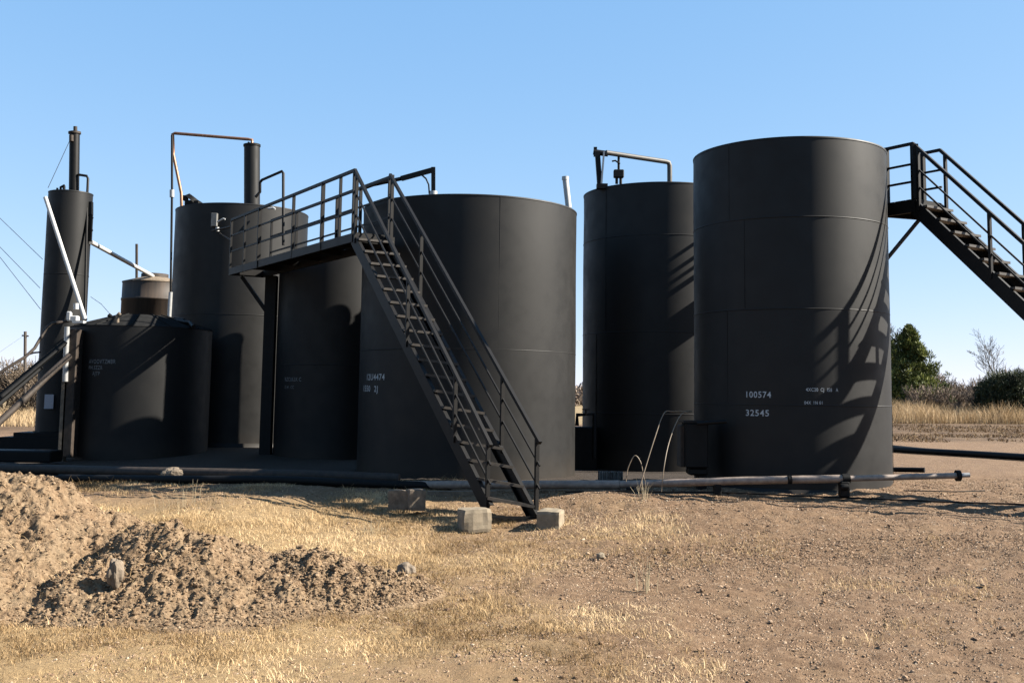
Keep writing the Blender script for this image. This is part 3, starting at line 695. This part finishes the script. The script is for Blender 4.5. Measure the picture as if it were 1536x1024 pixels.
# ------------------------------------------------------------------ vegetation
def tinted(name, cols, rough=.8, trans=.25):
    n = NT(name); a = n.n.new('ShaderNodeAttribute'); a.attribute_name = 'tint'
    f = n.n.new('ShaderNodeSeparateColor'); n.L(a.outputs['Color'], f.inputs[0])
    c = n.ramp(f.outputs[0], cols); n.set(c, rough, 0, .25)
    if trans:
        tr = n.n.new('ShaderNodeBsdfTranslucent'); n.L(c, tr.inputs['Color'])
        mx = n.n.new('ShaderNodeMixShader'); mx.inputs[0].default_value = trans
        n.L(n.b.outputs[0], mx.inputs[1]); n.L(tr.outputs[0], mx.inputs[2]); n.L(mx.outputs[0], n.out.inputs['Surface'])
    return n.m
M['grass'] = tinted('dry_grass_blades', [(0, (.36, .225, .10)), (.5, (.92, .64, .33)), (1, (1.3, .98, .58))])
M['farg'] = tinted('tall_dry_grass', [(0, (.34, .22, .11)), (.5, (.78, .55, .30)), (1, (1.2, .92, .58))])
M['deadw'] = tinted('brown_dead_weeds', [(0, (.05, .03, .015)), (.5, (.20, .12, .06)), (1, (.55, .38, .2))])
M['cedar'] = tinted('cedar_foliage', [(0, (.03, .045, .012)), (.5, (.14, .175, .04)), (1, (.42, .44, .11))], .7, .2)
M['dshrub'] = tinted('dark_shrub_foliage', [(0, (.018, .026, .014)), (.6, (.05, .07, .028)), (1, (.11, .13, .055))], .7, .15)
M['brush'] = tinted('bare_brush_twigs', [(0, (.17, .12, .09)), (.5, (.35, .265, .20)), (1, (.58, .46, .36))], .9, 0)

def blades(x, y, z, h, w, lean, name, mat, patch=0.0):
    k = len(x); a = RNG.uniform(0, 2*np.pi, k); b = RNG.uniform(0, 2*np.pi, k)
    dx, dy = np.cos(a)*w/2, np.sin(a)*w/2; lx, ly = np.cos(b)*lean*h, np.sin(b)*lean*h
    tint = np.clip(RNG.beta(2, 2, k) + patch*fbm(x, y, 1.6, 3, 91), 0, 1)
    v0 = np.stack([x-dx, y-dy, z], 1); v1 = np.stack([x+dx, y+dy, z], 1)
    m0 = np.stack([x-dx*.8+lx*.35, y-dy*.8+ly*.35, z+h*.6], 1); m1 = np.stack([x+dx*.8+lx*.35, y+dy*.8+ly*.35, z+h*.6], 1)
    t0 = np.stack([x-dx*.15+lx, y-dy*.15+ly, z+h], 1); t1 = np.stack([x+dx*.15+lx, y+dy*.15+ly, z+h], 1)
    vs = np.stack([v0, v1, m1, m0, t1, t0], 1).reshape(-1, 3)
    i = np.arange(k)*6
    q = np.concatenate([np.stack([i, i+1, i+2, i+3], 1), np.stack([i+3, i+2, i+4, i+5], 1)])
    col = np.repeat(tint, 6)[:, None]*np.ones(3)
    return np_mesh(name, vs, q, mat, False, colors=col)

# foreground dry grass
def fg_grass():
    nb = 560000
    x = RNG.uniform(-9.5, 5.5, nb); y = RNG.uniform(6.5, 20.5, nb)
    dens = fbm(x, y, 1.1, 3, 5)*1.5 + .74 - np.clip((x+1.0)/2.4, 0, 1.3)*.85 - np.clip((y-16.8+.22*np.abs(x+3))/1.2, 0, 1)*.6 - np.clip((11.0-y)/4, 0, 1)*.35
    dens = np.where((x < -6.0) & (y > 19), dens+.4, dens)
    keep = RNG.uniform(0, 1, nb) < np.clip(dens, 0.0, 1)
    x, y = x[keep], y[keep]; k = len(x)
    hh = RNG.uniform(.018, .062, k)*(1+1.2*np.clip(fbm(x, y, .6, 2, 77)+.1, 0, 1)) * np.where(RNG.uniform(0, 1, k) < .012, 2.0, 1)
    z = gzv(x, y) + fbm(x, y, 1.4, 3, 3)*.07 - .012
    o = blades(x, y, z, hh, RNG.uniform(.0035, .008, k), RNG.uniform(.2, 1.2, k), 'dry_grass', M['grass'], 1.6)
    tag(o, 'short straw-coloured dry grass covering the foreground left of the stairs', 'grass', kind='stuff')
fg_grass()

# tall far grass at right and left
def far_grass():
    nb = 80000
    x = RNG.uniform(14, 46, nb); y = RNG.uniform(56.5, 72, nb)
    hh = RNG.uniform(.35, 1.25, nb)*(1+.9*fbm(x, y, 2.2, 3, 4)); z = gzv(x, y)-.05
    o = blades(x, y, z, hh, RNG.uniform(.012, .03, nb), RNG.uniform(.1, .8, nb), 'tall_grass', M['farg'])
    tag(o, 'tall golden dry grass along the far right edge of the yard', 'grass', kind='stuff')
    nb = 30000
    x = RNG.uniform(10, 44, nb); y = RNG.uniform(39, 57, nb); kp = fbm(x, y, 2.5, 3, 6) > -.05; x, y = x[kp], y[kp]; nb = len(x); z = gzv(x, y)-.02
    o = blades(x, y, z, RNG.uniform(.04, .17, nb), RNG.uniform(.02, .05, nb), RNG.uniform(.5, 1.6, nb), 'dead_weeds', M['deadw'])
    tag(o, 'brown dead weeds and litter on the bank below the tall grass', 'weeds', kind='stuff')
    nb = 25000
    x = RNG.uniform(-42, -16, nb); y = RNG.uniform(46, 66, nb); z = gzv(x, y)-.05
    o = blades(x, y, z, RNG.uniform(.25, .7, nb), RNG.uniform(.012, .03, nb), RNG.uniform(.1, .8, nb), 'tall_grass', M['farg'])
    tag(o, 'tall golden dry grass behind the pipes at the far left', 'grass', kind='stuff')
far_grass()

def twig_mesh(seed, h, spread, nstem, depth=4, r0=.03, up=.6):
    rnd = random.Random(seed); segs = []
    def grow(p, d, L, r, lev):
        k = 3; q = p
        for i in range(k):
            d = (d + Vector((rnd.gauss(0, .16), rnd.gauss(0, .16), rnd.gauss(0, .08)+.06*up))).normalized()
            q2 = q + d*(L/k); segs.append((q, q2, r*(1-.25*i/k), r*(1-.25*(i+1)/k))); q = q2
            if lev > 0 and rnd.random() < .85:
                a = Vector((rnd.gauss(0, 1), rnd.gauss(0, 1), rnd.gauss(0, .4)+.3)).normalized()
                grow(q, (d*.7 + a*.65).normalized(), L*rnd.uniform(.5, .72), r*.55, lev-1)
        if lev > 0:
            for s in range(2):
                a = Vector((rnd.gauss(0, 1), rnd.gauss(0, 1), rnd.gauss(0, .4)+.4)).normalized()
                grow(q, (d*.9 + a*.5).normalized(), L*rnd.uniform(.5, .7), r*.55, lev-1)
    for s in range(nstem):
        a = rnd.uniform(0, 2*math.pi); p = Vector((math.cos(a)*spread*rnd.random()*.4, math.sin(a)*spread*rnd.random()*.4, -.1))
        lean = rnd.uniform(.05, .6) if nstem > 1 else .05
        grow(p, Vector((math.cos(a)*lean, math.sin(a)*lean, 1)).normalized(), h*rnd.uniform(.4, .55), r0, depth)
    return segs
def segs_to_mb(segs, minr=.006, n=3):
    m = MB()
    for a, b, r, r2 in segs:
        if (b-a).length < 1e-4: continue
        m.tube([a, b], max(r, minr), n, False, max(r2, minr))
    return m
def bare_mesh(name, seed, h, spread, nstem, depth, r0, minr, mat):
    me = segs_to_mb(twig_mesh(seed, h, spread, nstem, depth, r0), minr)
    o = me.build(name, mat); return o

def leaf_cloud(centers, sizes, per, leaf, name, mat, up=.8, parent=None, tintfn=None):
    k = len(centers)*per
    c = np.repeat(np.asarray(centers), per, 0); s = np.repeat(np.asarray(sizes), per)
    off = RNG.normal(0, 1, (k, 3)); off /= np.linalg.norm(off, axis=1)[:, None]; rad = RNG.uniform(0, 1, k)**.5
    off = off*(rad*s)[:, None]
    p = c + off
    d = off/np.maximum(np.linalg.norm(off, axis=1), 1e-6)[:, None]*.7 + RNG.normal(0, .45, (k, 3)); d[:, 2] += up
    d /= np.linalg.norm(d, axis=1)[:, None]
    w = np.cross(d, RNG.normal(0, 1, (k, 3))); w /= np.maximum(np.linalg.norm(w, axis=1), 1e-6)[:, None]
    L = leaf*RNG.uniform(.6, 1.5, k); wd_ = L*.28
    v0 = p - w*wd_[:, None]*.6; v1 = p + w*wd_[:, None]*.6; v2 = p + d*L[:, None] + w*wd_[:, None]*.35; v3 = p + d*L[:, None] - w*wd_[:, None]*.35
    vs = np.stack([v0, v1, v2, v3], 1).reshape(-1, 3); i = np.arange(k)*4
    tint = np.repeat(np.clip(np.repeat(RNG.uniform(.1, .85, len(centers)), per) + RNG.normal(0, .15, k), 0, 1), 4)[:, None]*np.ones(3)
    o = np_mesh(name, vs, np.stack([i, i+1, i+2, i+3], 1), mat, False, colors=tint)
    if parent is not None:
        o.parent = parent
    return o

def cedar(base, height, prof, label, nclump, seed, lean=0, leafs=.125, csize=.31):
    """prof(t)->(left extent, right extent) at relative height t"""
    rnd = np.random.default_rng(seed)
    t = empty('cedar_tree', base, label, 'tree')
    tr = MB(); pts = [Vector(base)+Vector((lean*u, 0, height*u*.9)) for u in (0, .25, .5, .75, 1)]
    tr.tube(pts, [.16, .13, .09, .05, .02], 8)
    for k in range(26):
        u = .12+.75*k/26; p = Vector(base)+Vector((lean*u, 0, height*u*.9)); l, r = prof(u); a = rnd.uniform(0, 2*np.pi)
        ext = (r if math.cos(a) > 0 else l)*.8
        q = p + Vector((math.cos(a)*ext, math.sin(a)*ext*.8, .35+.3*ext)); tr.tube([p, (p+q)/2+Vector((0, 0, .08)), q], [.045, .03, .012], 5)
    tr.build('trunk', M['bark'], t)
    cs = []; sz = []
    while len(cs) < nclump:
        u = rnd.uniform(.03, 1)**.9; l, r = prof(u); a = rnd.uniform(0, 2*np.pi); ext = (r*math.cos(a)**2 + l*0 if math.cos(a) > 0 else l)
        ext = r if math.cos(a) > 0 else l
        rr = rnd.uniform(.15, 1)**.5
        lump = 1 + .30*math.sin(a*3+u*11+seed) + .24*math.sin(a*5-u*21)
        x = math.cos(a)*ext*rr*lump; y = math.sin(a)*(l+r)/2*rr*lump
        if math.sin(u*38+a*2+seed) > .55 and rr > .55: continue
        cs.append((x+lean*u, y, height*u)); sz.append(csize*rnd.uniform(.5, 1.25)*(1-.35*u))
    leaf_cloud(cs, sz, 38, leafs, 'crown', M['cedar'], 1.0, t)
    return t
B1 = (24.341, 64.000, 0.532)
def prof1(t):
    import numpy as _n
    return (_n.interp(t, [0, .2, .5, .8, 1], [1.6, 1.8, 1.6, .9, .15]), _n.interp(t, [0, .12, .3, .5, .75, 1], [1.1, 1.9, 2.0, 1.45, .75, .1]))
cedar((B1[0], B1[1], gz(B1[0], B1[1])), 5.7, prof1, 'full green cedar tree with a pointed crown right of the 100574 tank', 950, 3, -.45)
B2 = (23.380, 66.000, 0.474)
def prof2(t):
    import numpy as _n
    return (1.3*(1-t)+.1, _n.interp(t, [0, .3, .7, 1], [.9, 1.1, .7, .1]))
cedar((B2[0], B2[1], gz(B2[0], B2[1])), 4.9, prof2, 'darker cedar partly hidden behind the edge of the 100574 tank', 480, 5)

# dark clipped-looking shrub at the right edge
def shrub(cx, cy, w, h, label, k, seed):
    rnd = np.random.default_rng(seed); z0 = gz(cx, cy)
    t = empty('dark_shrub', (cx, cy, z0), label, 'shrub')
    cs = []; sz = []
    for _ in range(k):
        a = rnd.uniform(0, 2*np.pi); u = rnd.uniform(0, 1); rr = rnd.uniform(.2, 1)**.5
        ww = w/2*(1-max(0, u-.55)**2*2.4)
        lump = 1+.12*math.sin(a*4+seed)
        cs.append((math.cos(a)*ww*rr*lump, math.sin(a)*1.4*rr, h*(.08+.9*u)*(1+.06*math.sin(a*7)))); sz.append(.28*rnd.uniform(.6, 1.3))
    leaf_cloud(cs, sz, 24, .13, 'foliage', M['dshrub'], .7, t)
    st = segs_to_mb(twig_mesh(seed, h*.9, w*.8, 1, 3, .05), .02); st.v = [(v[0]+cx, v[1]+cy, v[2]+z0) for v in st.v]; st.build('stem', M['bark'], t)
a = V((27.817, 60.000, 0.780)); shrub(a.x, a.y, 3.4, 2.7, 'dense dark green shrub at the right frame edge, left of two', 800, 11)
a = V((30.479, 61.000, 0.795)); shrub(a.x, a.y, 3.6, 2.9, 'dense dark green shrub cut by the right frame edge, right of two', 420, 12)

# bare trees and brush
def place_bare(src, x, y, z, rz, s, label, cat, group=None):
    o = src.copy(); COL.objects.link(o); o.location = (x, y, z); o.rotation_euler = (0, 0, rz); o.scale = (s, s, s)
    return tag(o, label, cat, group)
bt = bare_mesh('bare_tree', 24, 4.9, .3, 1, 4, .05, .0085, M['bark'])
a = V((29.570, 66.000, 0.557)); bt.location = (a.x, a.y, gz(a.x, a.y)); tag(bt, 'leafless slender tree rising behind the dark shrubs at right', 'tree')
bt2 = bare_mesh('bare_tree', 33, 6.2, .4, 1, 5, .09, .011, M['bark'])
a = V((23.750, 68.000, 0.434)); bt2.location = (a.x, a.y, gz(a.x, a.y)); tag(bt2, 'leafless tree whose twig tips show beside the 100574 tank', 'tree')
protos = [bare_mesh('bare_bush', 50+i, 2.0, 1.6, 9, 3, .022, .009, M['brush']) for i in range(3)]
def brush_tint(o):
    me = o.data; k = len(me.vertices); at = me.color_attributes.new('tint', 'FLOAT_COLOR', 'POINT')
    g = np.repeat(RNG.uniform(.1, .9, k//6+1), 6)[:k]; c4 = np.ones((k, 4), np.float32); c4[:, :3] = g[:, None]; at.data.foreach_set('color', c4.ravel())
for o in protos: brush_tint(o)
GR = 'leafless bushes along the far right of the yard'
nb_ = 0
for i in range(46):
    if i < 16: x = 24.0 + i*.62 + random.uniform(-.3, .3); y = random.uniform(61.5, 64); s = random.uniform(.95, 1.3)
    else: x = 20.5 + (i-16)*.62 + random.uniform(-.4, .4); y = random.uniform(66, 74); s = random.uniform(1.25, 1.75)
    if nb_ < 3: o = protos[nb_]; o.location = (x, y, gz(x, y)); o.rotation_euler = (0, 0, random.uniform(0, 6)); o.scale = (s,)*3
    else: o = place_bare(protos[i % 3], x, y, gz(x, y), random.uniform(0, 6), s, None, None)
    nb_ += 1
    tag(o, 'leafless grey-brown bush in the thicket along the far right', 'bush', GR)
M['brushl'] = tinted('darker_brush_twigs', [(0, (.09, .065, .045)), (.5, (.20, .15, .105)), (1, (.36, .28, .20))], .9, 0)
protosl = [bare_mesh('bare_bush', 70+i, 2.0, 1.6, 10, 3, .022, .009, M['brushl']) for i in range(2)]
for o in protosl: brush_tint(o)
GL = 'leafless bushes at the far left'
for i in range(24):
    x = -33 + i*.42*1.6 + random.uniform(-.4, .4); y = random.uniform(60, 68); s = random.uniform(1.0, 1.6)*(1.1 if i < 8 else .85)
    if i < 2: o = protosl[i]; o.location = (x, y, gz(x, y)); o.scale = (s,)*3; tag(o, 'leafless dark brown bush in the thicket at the far left', 'bush', GL)
    else: o = place_bare(protosl[i % 2], x, y, gz(x, y), random.uniform(0, 6), s, 'leafless dark brown bush in the thicket at the far left', 'bush', GL)

# distant wooded ridge line
def far_wood():
    k = 26000
    x = RNG.uniform(-260, 260, k); y = RNG.uniform(150, 185, k)
    hh = 2.6+1.8*(fbm(x, y*0+3, 22, 4, 8)+.2)
    z = RNG.uniform(0, 1, k)**.7*hh
    cs = np.stack([x, y, z], 1)
    o = leaf_cloud(cs, np.full(k, .5), 5, .8, 'far_woods', M['brush'], .9)
    tag(o, 'distant low band of leafless woods on the horizon', 'woods', kind='stuff')
far_wood()

# weeds and stalks
def stalks(name, x, y, k, h, label, spread=.12, r=.004):
    m = MB(); rnd = random.Random(k+int(x*10))
    for i in range(k):
        a = rnd.uniform(0, 6.28); px, py = x+math.cos(a)*rnd.random()*spread, y+math.sin(a)*rnd.random()*spread
        p = Vector((px, py, gz(px, py)-.02)); hh = h*rnd.uniform(.5, 1); l = rnd.uniform(.05, .45)
        m.tube([p, p+Vector((math.cos(a)*l*hh*.3, math.sin(a)*l*hh*.3, hh*.6)), p+Vector((math.cos(a)*l*hh, math.sin(a)*l*hh, hh))], r, 4, False, r*.4)
    m.build(name, M['stalk'], None, label=label, cat='weed')
stalks('dry_weed', -4.95, 16.6, 20, .40, 'clump of tall dry stalks at the edge of the shade, left foreground', .6, .0032)
stalks('dry_weed', 1.52, 12.0, 16, .36, 'pale upright dry weed on the gravel right of the stairs', .12)
stalks('dry_weed', -1.9, 15.2, 18, .22, 'small dry weed tuft left of the stair foot blocks', .2)
stalks('dry_weed', -6.6, 16.0, 14, .3, 'thin dry weed tuft behind the left dirt pile', .25)
stalks('dry_weed', 2.05, 16.6, 18, .35, 'dry weed at the base of the tan cables', .12)

# ------------------------------------------------------------------ dirt piles
n = NT('loose_dug_dirt')
n1 = n.noise(3, 6, .7); n2 = n.noise(22, 5, .7); vv = n.voro(16)
col = n.ramp(n2, [(.3, (.10, .06, .033)), (.5, (.30, .195, .11)), (.72, (.52, .37, .23))])
col = n.mix(n.math('MULTIPLY', n.ramp(n1, [(.4, 0.0), (.65, 1.0)]), .5), col, (.36, .27, .17))
n.set(col, .95, 0, .2); n.bump(n.math('ADD', n.math('MULTIPLY', n2, 1.0), n.math('MULTIPLY', vv, -.6)), 1.0, .03)
M['dirt'] = n.m
def pile(cx, cy, rx, ry, h, seed, label, ridge=(1, 0), rough=.09, sharp=1.0):
    n_ = 380; u = np.linspace(-1.25, 1.25, n_); U, W = np.meshgrid(u, u)
    X = cx + U*rx; Y = cy + W*ry
    rr = np.hypot(U + .22*fbm(X, Y, .9, 2, seed), W + .22*fbm(X, Y, .9, 2, seed+5))
    prof = np.clip(1-rr, 0, 1); prof = prof*prof*(3-2*prof); prof = prof**.8
    rg = 1-np.abs(fbm(X, Y, .55, 4, seed+11, .6))*2.2
    rg2 = 1-np.abs(fbm(X, Y, .17, 3, seed+21, .6))*2.4
    z = h*prof*(1+.25*fbm(X, Y, .8, 2, seed+3)) + rough*prof**.5*(rg-.55) + .035*sharp*np.clip(prof*4, 0, 1)*(rg2-.4) + .06*np.clip(prof*5, 0, 1)*fbm(X, Y, .10, 3, seed+41, .75) + .11*np.clip(prof*5, 0, 1)*np.maximum(fbm(X, Y, .22, 2, seed+71)-.08, 0)
    z = z - .14*np.clip((rr-.95)/.25, 0, 1)
    Zp = gzv(X, Y) + z
    # horizontal crumble so the surface is not a pure height field
    X = X + .05*np.clip(prof*4, 0, 1)*fbm(X*1.1, Y, .12, 2, seed+51); Y = Y + .05*np.clip(prof*4, 0, 1)*fbm(X, Y*1.1, .12, 2, seed+61)
    vs = np.stack([X, Y, Zp], 2).reshape(-1, 3); i = np.arange(n_*n_).reshape(n_, n_)
    q = np.stack([i[:-1, :-1], i[:-1, 1:], i[1:, 1:], i[1:, :-1]], 2).reshape(-1, 4)
    keep = (rr.reshape(-1)[q].min(1) < 1.2); q = q[keep]
    o = np_mesh('dirt_pile', vs, q, M['dirt'], True)
    tag(o, label, 'dirt pile')
    return vs, prof.reshape(-1)
piles = [pile(-5.95, 12.4, 2.6, 2.6, 1.08, 3, 'large pile of dug dirt at the left edge of the foreground'),
         pile(-3.5, 11.6, 1.7, 1.65, .80, 8, 'middle dirt pile in the foreground, right of the large one'),
         pile(-2.05, 11.95, 1.35, 1.0, .42, 14, 'smallest crumbly dirt pile, rightmost in the foreground')]

k = 9000
xb = RNG.uniform(-8.4, -.6, k); yb = RNG.uniform(9.6, 15, k)
zb = np.full(k, -9.0)
for vs_, pr in piles:
    sel = pr > .04; vx = vs_[sel]
    for i in range(0, k, 500):
        q = slice(i, i+500); sub = vx[::7]
        d2 = (sub[None, :, 0]-xb[q, None])**2 + (sub[None, :, 1]-yb[q, None])**2; j = d2.argmin(1)
        ok = d2[np.arange(len(j)), j] < .002; zb[q] = np.where(ok, np.maximum(zb[q], sub[j, 2]), zb[q])
kp = zb > -5; kp &= (RNG.uniform(0, 1, k) < .35+1.2*fbm(xb, yb, .8, 2, 66)); xb, yb, zb = xb[kp], yb[kp], zb[kp]; k = len(xb)
o = blades(xb, yb, zb-.01, RNG.uniform(.02, .10, k), RNG.uniform(.003, .007, k), RNG.uniform(.6, 2.0, k), 'straw_bits', M['grass'], .6)
tag(o, 'bits of straw and root mixed into the foreground dirt piles', 'straw', kind='stuff')

# stones and clods: one surface layer nobody could count
def ico():
    t = (1+5**.5)/2
    v = np.array([(-1,t,0),(1,t,0),(-1,-t,0),(1,-t,0),(0,-1,t),(0,1,t),(0,-1,-t),(0,1,-t),(t,0,-1),(t,0,1),(-t,0,-1),(-t,0,1)], float); v /= np.linalg.norm(v[0])
    f = np.array([(0,11,5),(0,5,1),(0,1,7),(0,7,10),(0,10,11),(1,5,9),(5,11,4),(11,10,2),(10,7,6),(7,1,8),(3,9,4),(3,4,2),(3,2,6),(3,6,8),(3,8,9),(4,9,5),(2,4,11),(6,2,10),(8,6,7),(9,8,1)])
    return v, f
M['clod'] = tinted('dirt_clod', [(0, (.10, .06, .033)), (.5, (.30, .195, .11)), (.9, (.50, .36, .23)), (1, (.66, .52, .36))], .95, 0)
M['stone'] = tinted('loose_stones', [(0, (.12, .07, .04)), (.5, (.37, .232, .135)), (.85, (.58, .41, .27)), (1, (.85, .70, .52))], .9, 0)
def scatter(name, x, y, z, s, label, cat, mat='stone'):
    v, f = ico(); k = len(x)
    ang = RNG.uniform(0, 2*np.pi, k); sc = np.stack([s*RNG.uniform(.7, 1.4, k), s*RNG.uniform(.6, 1.2, k), s*RNG.uniform(.35, .8, k)], 1)
    vv_ = v[None]*(1+RNG.uniform(-.28, .28, (k, 12, 1)))*sc[:, None]
    ca, sa = np.cos(ang)[:, None], np.sin(ang)[:, None]
    X = vv_[..., 0]*ca - vv_[..., 1]*sa + x[:, None]; Y = vv_[..., 0]*sa + vv_[..., 1]*ca + y[:, None]; Zz = vv_[..., 2] + z[:, None]
    vs = np.stack([X, Y, Zz], 2).reshape(-1, 3); fs = (f[None]+np.arange(k)[:, None, None]*12).reshape(-1, 3)
    tint = np.repeat(RNG.beta(2.2, 2.2, k), 12)[:, None]*np.ones(3)
    o = np_mesh(name, vs, fs, M[mat], False, colors=tint); tag(o, label, cat, kind='stuff'); return o
def pebbles(x, y, z, s, name, label, cat):
    v = np.array([(1,0,0),(-1,0,0),(0,1,0),(0,-1,0),(0,0,1),(0,0,-1)], float); f = np.array([(0,2,4),(2,1,4),(1,3,4),(3,0,4)])
    k = len(x); ang = RNG.uniform(0, 2*np.pi, k); sc = np.stack([s*RNG.uniform(.7, 1.4, k), s*RNG.uniform(.7, 1.3, k), s*RNG.uniform(.4, .95, k)], 1)
    vv_ = v[None]*(1+RNG.uniform(-.3, .3, (k, 6, 1)))*sc[:, None]; ca, sa = np.cos(ang)[:, None], np.sin(ang)[:, None]
    vs = np.stack([vv_[..., 0]*ca-vv_[..., 1]*sa+x[:, None], vv_[..., 0]*sa+vv_[..., 1]*ca+y[:, None], vv_[..., 2]+z[:, None]], 2).reshape(-1, 3)
    fs = (f[None]+np.arange(k)[:, None, None]*6).reshape(-1, 3)
    o = np_mesh(name, vs, fs, M['stone'], False, colors=np.repeat(np.clip(RNG.beta(2.4, 2.0, k), 0, 1), 6)[:, None]*np.ones(3)); tag(o, label, cat, kind='stuff')
k = 330000
x = RNG.uniform(-5, 10.5, k); y = 6.5 + 13.5*RNG.uniform(0, 1, k)**.9
kp = RNG.uniform(0, 1, k) < np.clip(.2 + np.clip((x+1.8)/2.6, 0, 1)*.85 + fbm(x, y, 1.6, 3, 14)*1.3, .04, 1)*np.clip((20.3-y)/1.2, 0, 1); x, y = x[kp], y[kp]; k = len(x)
s = np.clip(RNG.lognormal(math.log(.0085), .35, k), .004, .018)
pebbles(x, y, gzv(x, y) + fbm(x, y, 1.4, 3, 3)*.07 + fbm(x, y, .28, 3, 9, .6)*.033 + s*.1, s, 'fine_gravel', 'fine reddish-tan gravel covering the open yard right of the stairs', 'gravel')
k = 9000
x = RNG.uniform(-7, 11, k); y = 6.5 + 12*RNG.uniform(0, 1, k)**.8
kp = RNG.uniform(0, 1, k) < np.clip(.28 + np.clip((x+1.5)/3, 0, 1)*.8 + fbm(x, y, 1.2, 2, 4)*.5, .06, 1); x, y = x[kp], y[kp]; k = len(x)
s = np.clip(RNG.lognormal(math.log(.011), .45, k), .006, .032)
z = gzv(x, y) + fbm(x, y, 1.4, 3, 3)*.07 + s*.2 + .004
scatter('gravel', x, y, z, s, 'larger loose stones strewn over the yard in front of the tanks', 'gravel')
xs_, ys_, zs_, ss_ = [], [], [], []
for vs_, pr in piles:
    idx = RNG.choice(np.where(pr > .02)[0], 15000); s = np.clip(RNG.lognormal(math.log(.0095), .45, len(idx)), .005, .034)
    xs_.append(vs_[idx, 0]); ys_.append(vs_[idx, 1]); zs_.append(vs_[idx, 2]+s*.15); ss_.append(s)
scatter('dirt_clods', np.concatenate(xs_), np.concatenate(ys_), np.concatenate(zs_), np.concatenate(ss_), 'crumbled clods covering the foreground dirt piles', 'dirt clods', 'clod')

def rock(x, y, dim, seed, label, mat, lift=0.0):
    m = MB(); n_ = 14; vs = []; fs = []; z0 = gz(x, y)+lift
    for i in range(n_+1):
        th = math.pi*i/n_
        for j in range(n_*2):
            ph = math.pi*j/n_; d = Vector((math.sin(th)*math.cos(ph), math.sin(th)*math.sin(ph), math.cos(th)))
            q = 1 + .35*noise.noise(d*1.6+Vector((seed, 0, 0))) + .10*noise.noise(d*5+Vector((seed, 3, 0)))
            q = min(q, 1.08)
            vs.append((x+d.x*dim[0]*q, y+d.y*dim[1]*q, z0+d.z*dim[2]*q))
    for i in range(n_):
        for j in range(n_*2): fs.append((i*2*n_+j, (i+1)*2*n_+j, (i+1)*2*n_+(j+1) % (2*n_), i*2*n_+(j+1) % (2*n_)))
    m.add(vs, fs, False); m.build('rock', mat, None, label=label, cat='rock')
rock(-1.22, 13.0, (.12, .11, .10), 1, 'pale rock at the tip of the smallest dirt pile', M['timber'], .02)
rock(-3.87, 10.75, (.08, .09, .15), 2, 'upright tan rock bedded in the middle dirt pile', M['timber'], .42)
rock(1.15, 13.6, (.06, .05, .04), 3, 'small pale rock on the gravel right of the stairs', M['concrete'], .03)
rock(-6.4, 20.6, (.24, .16, .13), 4, 'grey rock beside the shaded pipes before the low tank', M['timber'], .08)

# ------------------------------------------------------------------ camera, light, sky
cam = bpy.data.cameras.new('camera'); co = bpy.data.objects.new('camera', cam); COL.objects.link(co)
p_, r_a = R_(5.691), R_(.776)
cp, sp, cr, sr_ = math.cos(p_), math.sin(p_), math.cos(r_a), math.sin(r_a)
right = Vector((cr, -sr_*sp, sr_*cp)); upv = Vector((-sr_, -cr*sp, cr*cp)); back = -Vector((0, cp, sp))
mw = Matrix((right, upv, back)).transposed().to_4x4(); mw.translation = (0, 0, 1.65)
co.matrix_world = mw
cam.sensor_width = 36; cam.lens = 37.5; cam.shift_y = -80/1536; cam.clip_start = .1; cam.clip_end = 20000
scene.camera = co

SUN_EL, SUN_PHI = 35.0, 87.5     # elevation; azimuth from -Y towards +X
d = Vector((math.cos(R_(SUN_EL))*math.sin(R_(SUN_PHI)), -math.cos(R_(SUN_EL))*math.cos(R_(SUN_PHI)), math.sin(R_(SUN_EL))))
sl = bpy.data.lights.new('sun', 'SUN'); so = bpy.data.objects.new('sun', sl); COL.objects.link(so)
sl.energy = 5.0; sl.angle = R_(.5); sl.color = (1.0, .93, .82)
so.rotation_euler = (-d).to_track_quat('-Z', 'Y').to_euler(); so.location = (10, -5, 20)
w = bpy.data.worlds.new('World'); scene.world = w; w.use_nodes = True
nt = w.node_tree; bg = nt.nodes['Background']; sk = nt.nodes.new('ShaderNodeTexSky'); sk.sky_type = 'NISHITA'
sk.sun_disc = False; sk.sun_elevation = R_(SUN_EL); sk.sun_rotation = math.atan2(d.x, d.y)
sk.altitude = 200; sk.air_density = .6; sk.dust_density = .2; sk.ozone_density = 1.0
# the clear winter air of the photograph: a softer gradient than the model's, channel by channel
sp_ = nt.nodes.new('ShaderNodeSeparateColor'); cb_ = nt.nodes.new('ShaderNodeCombineColor'); nt.links.new(sk.outputs[0], sp_.inputs[0])
for i, (g, k) in enumerate(((.68, .80), (.42, .835), (.24, 1.02))):
    a_ = nt.nodes.new('ShaderNodeMath'); a_.operation = 'MULTIPLY'; a_.inputs[1].default_value = .2229; nt.links.new(sp_.outputs[i], a_.inputs[0])
    b_ = nt.nodes.new('ShaderNodeMath'); b_.operation = 'POWER'; b_.inputs[1].default_value = g; nt.links.new(a_.outputs[0], b_.inputs[0])
    c_ = nt.nodes.new('ShaderNodeMath'); c_.operation = 'MULTIPLY'; c_.inputs[1].default_value = k/4.287/.06; nt.links.new(b_.outputs[0], c_.inputs[0])
    nt.links.new(c_.outputs[0], cb_.inputs[i])
nt.links.new(cb_.outputs[0], bg.inputs['Color']); bg.inputs['Strength'].default_value = .06
scene.view_settings.view_transform = 'Standard'; scene.view_settings.look = 'None'; scene.view_settings.exposure = 2.1; scene.view_settings.gamma = 1
scene.render.engine = 'CYCLES'; scene.cycles.use_denoising = True
scene.cycles.max_bounces = 6; scene.cycles.diffuse_bounces = 3
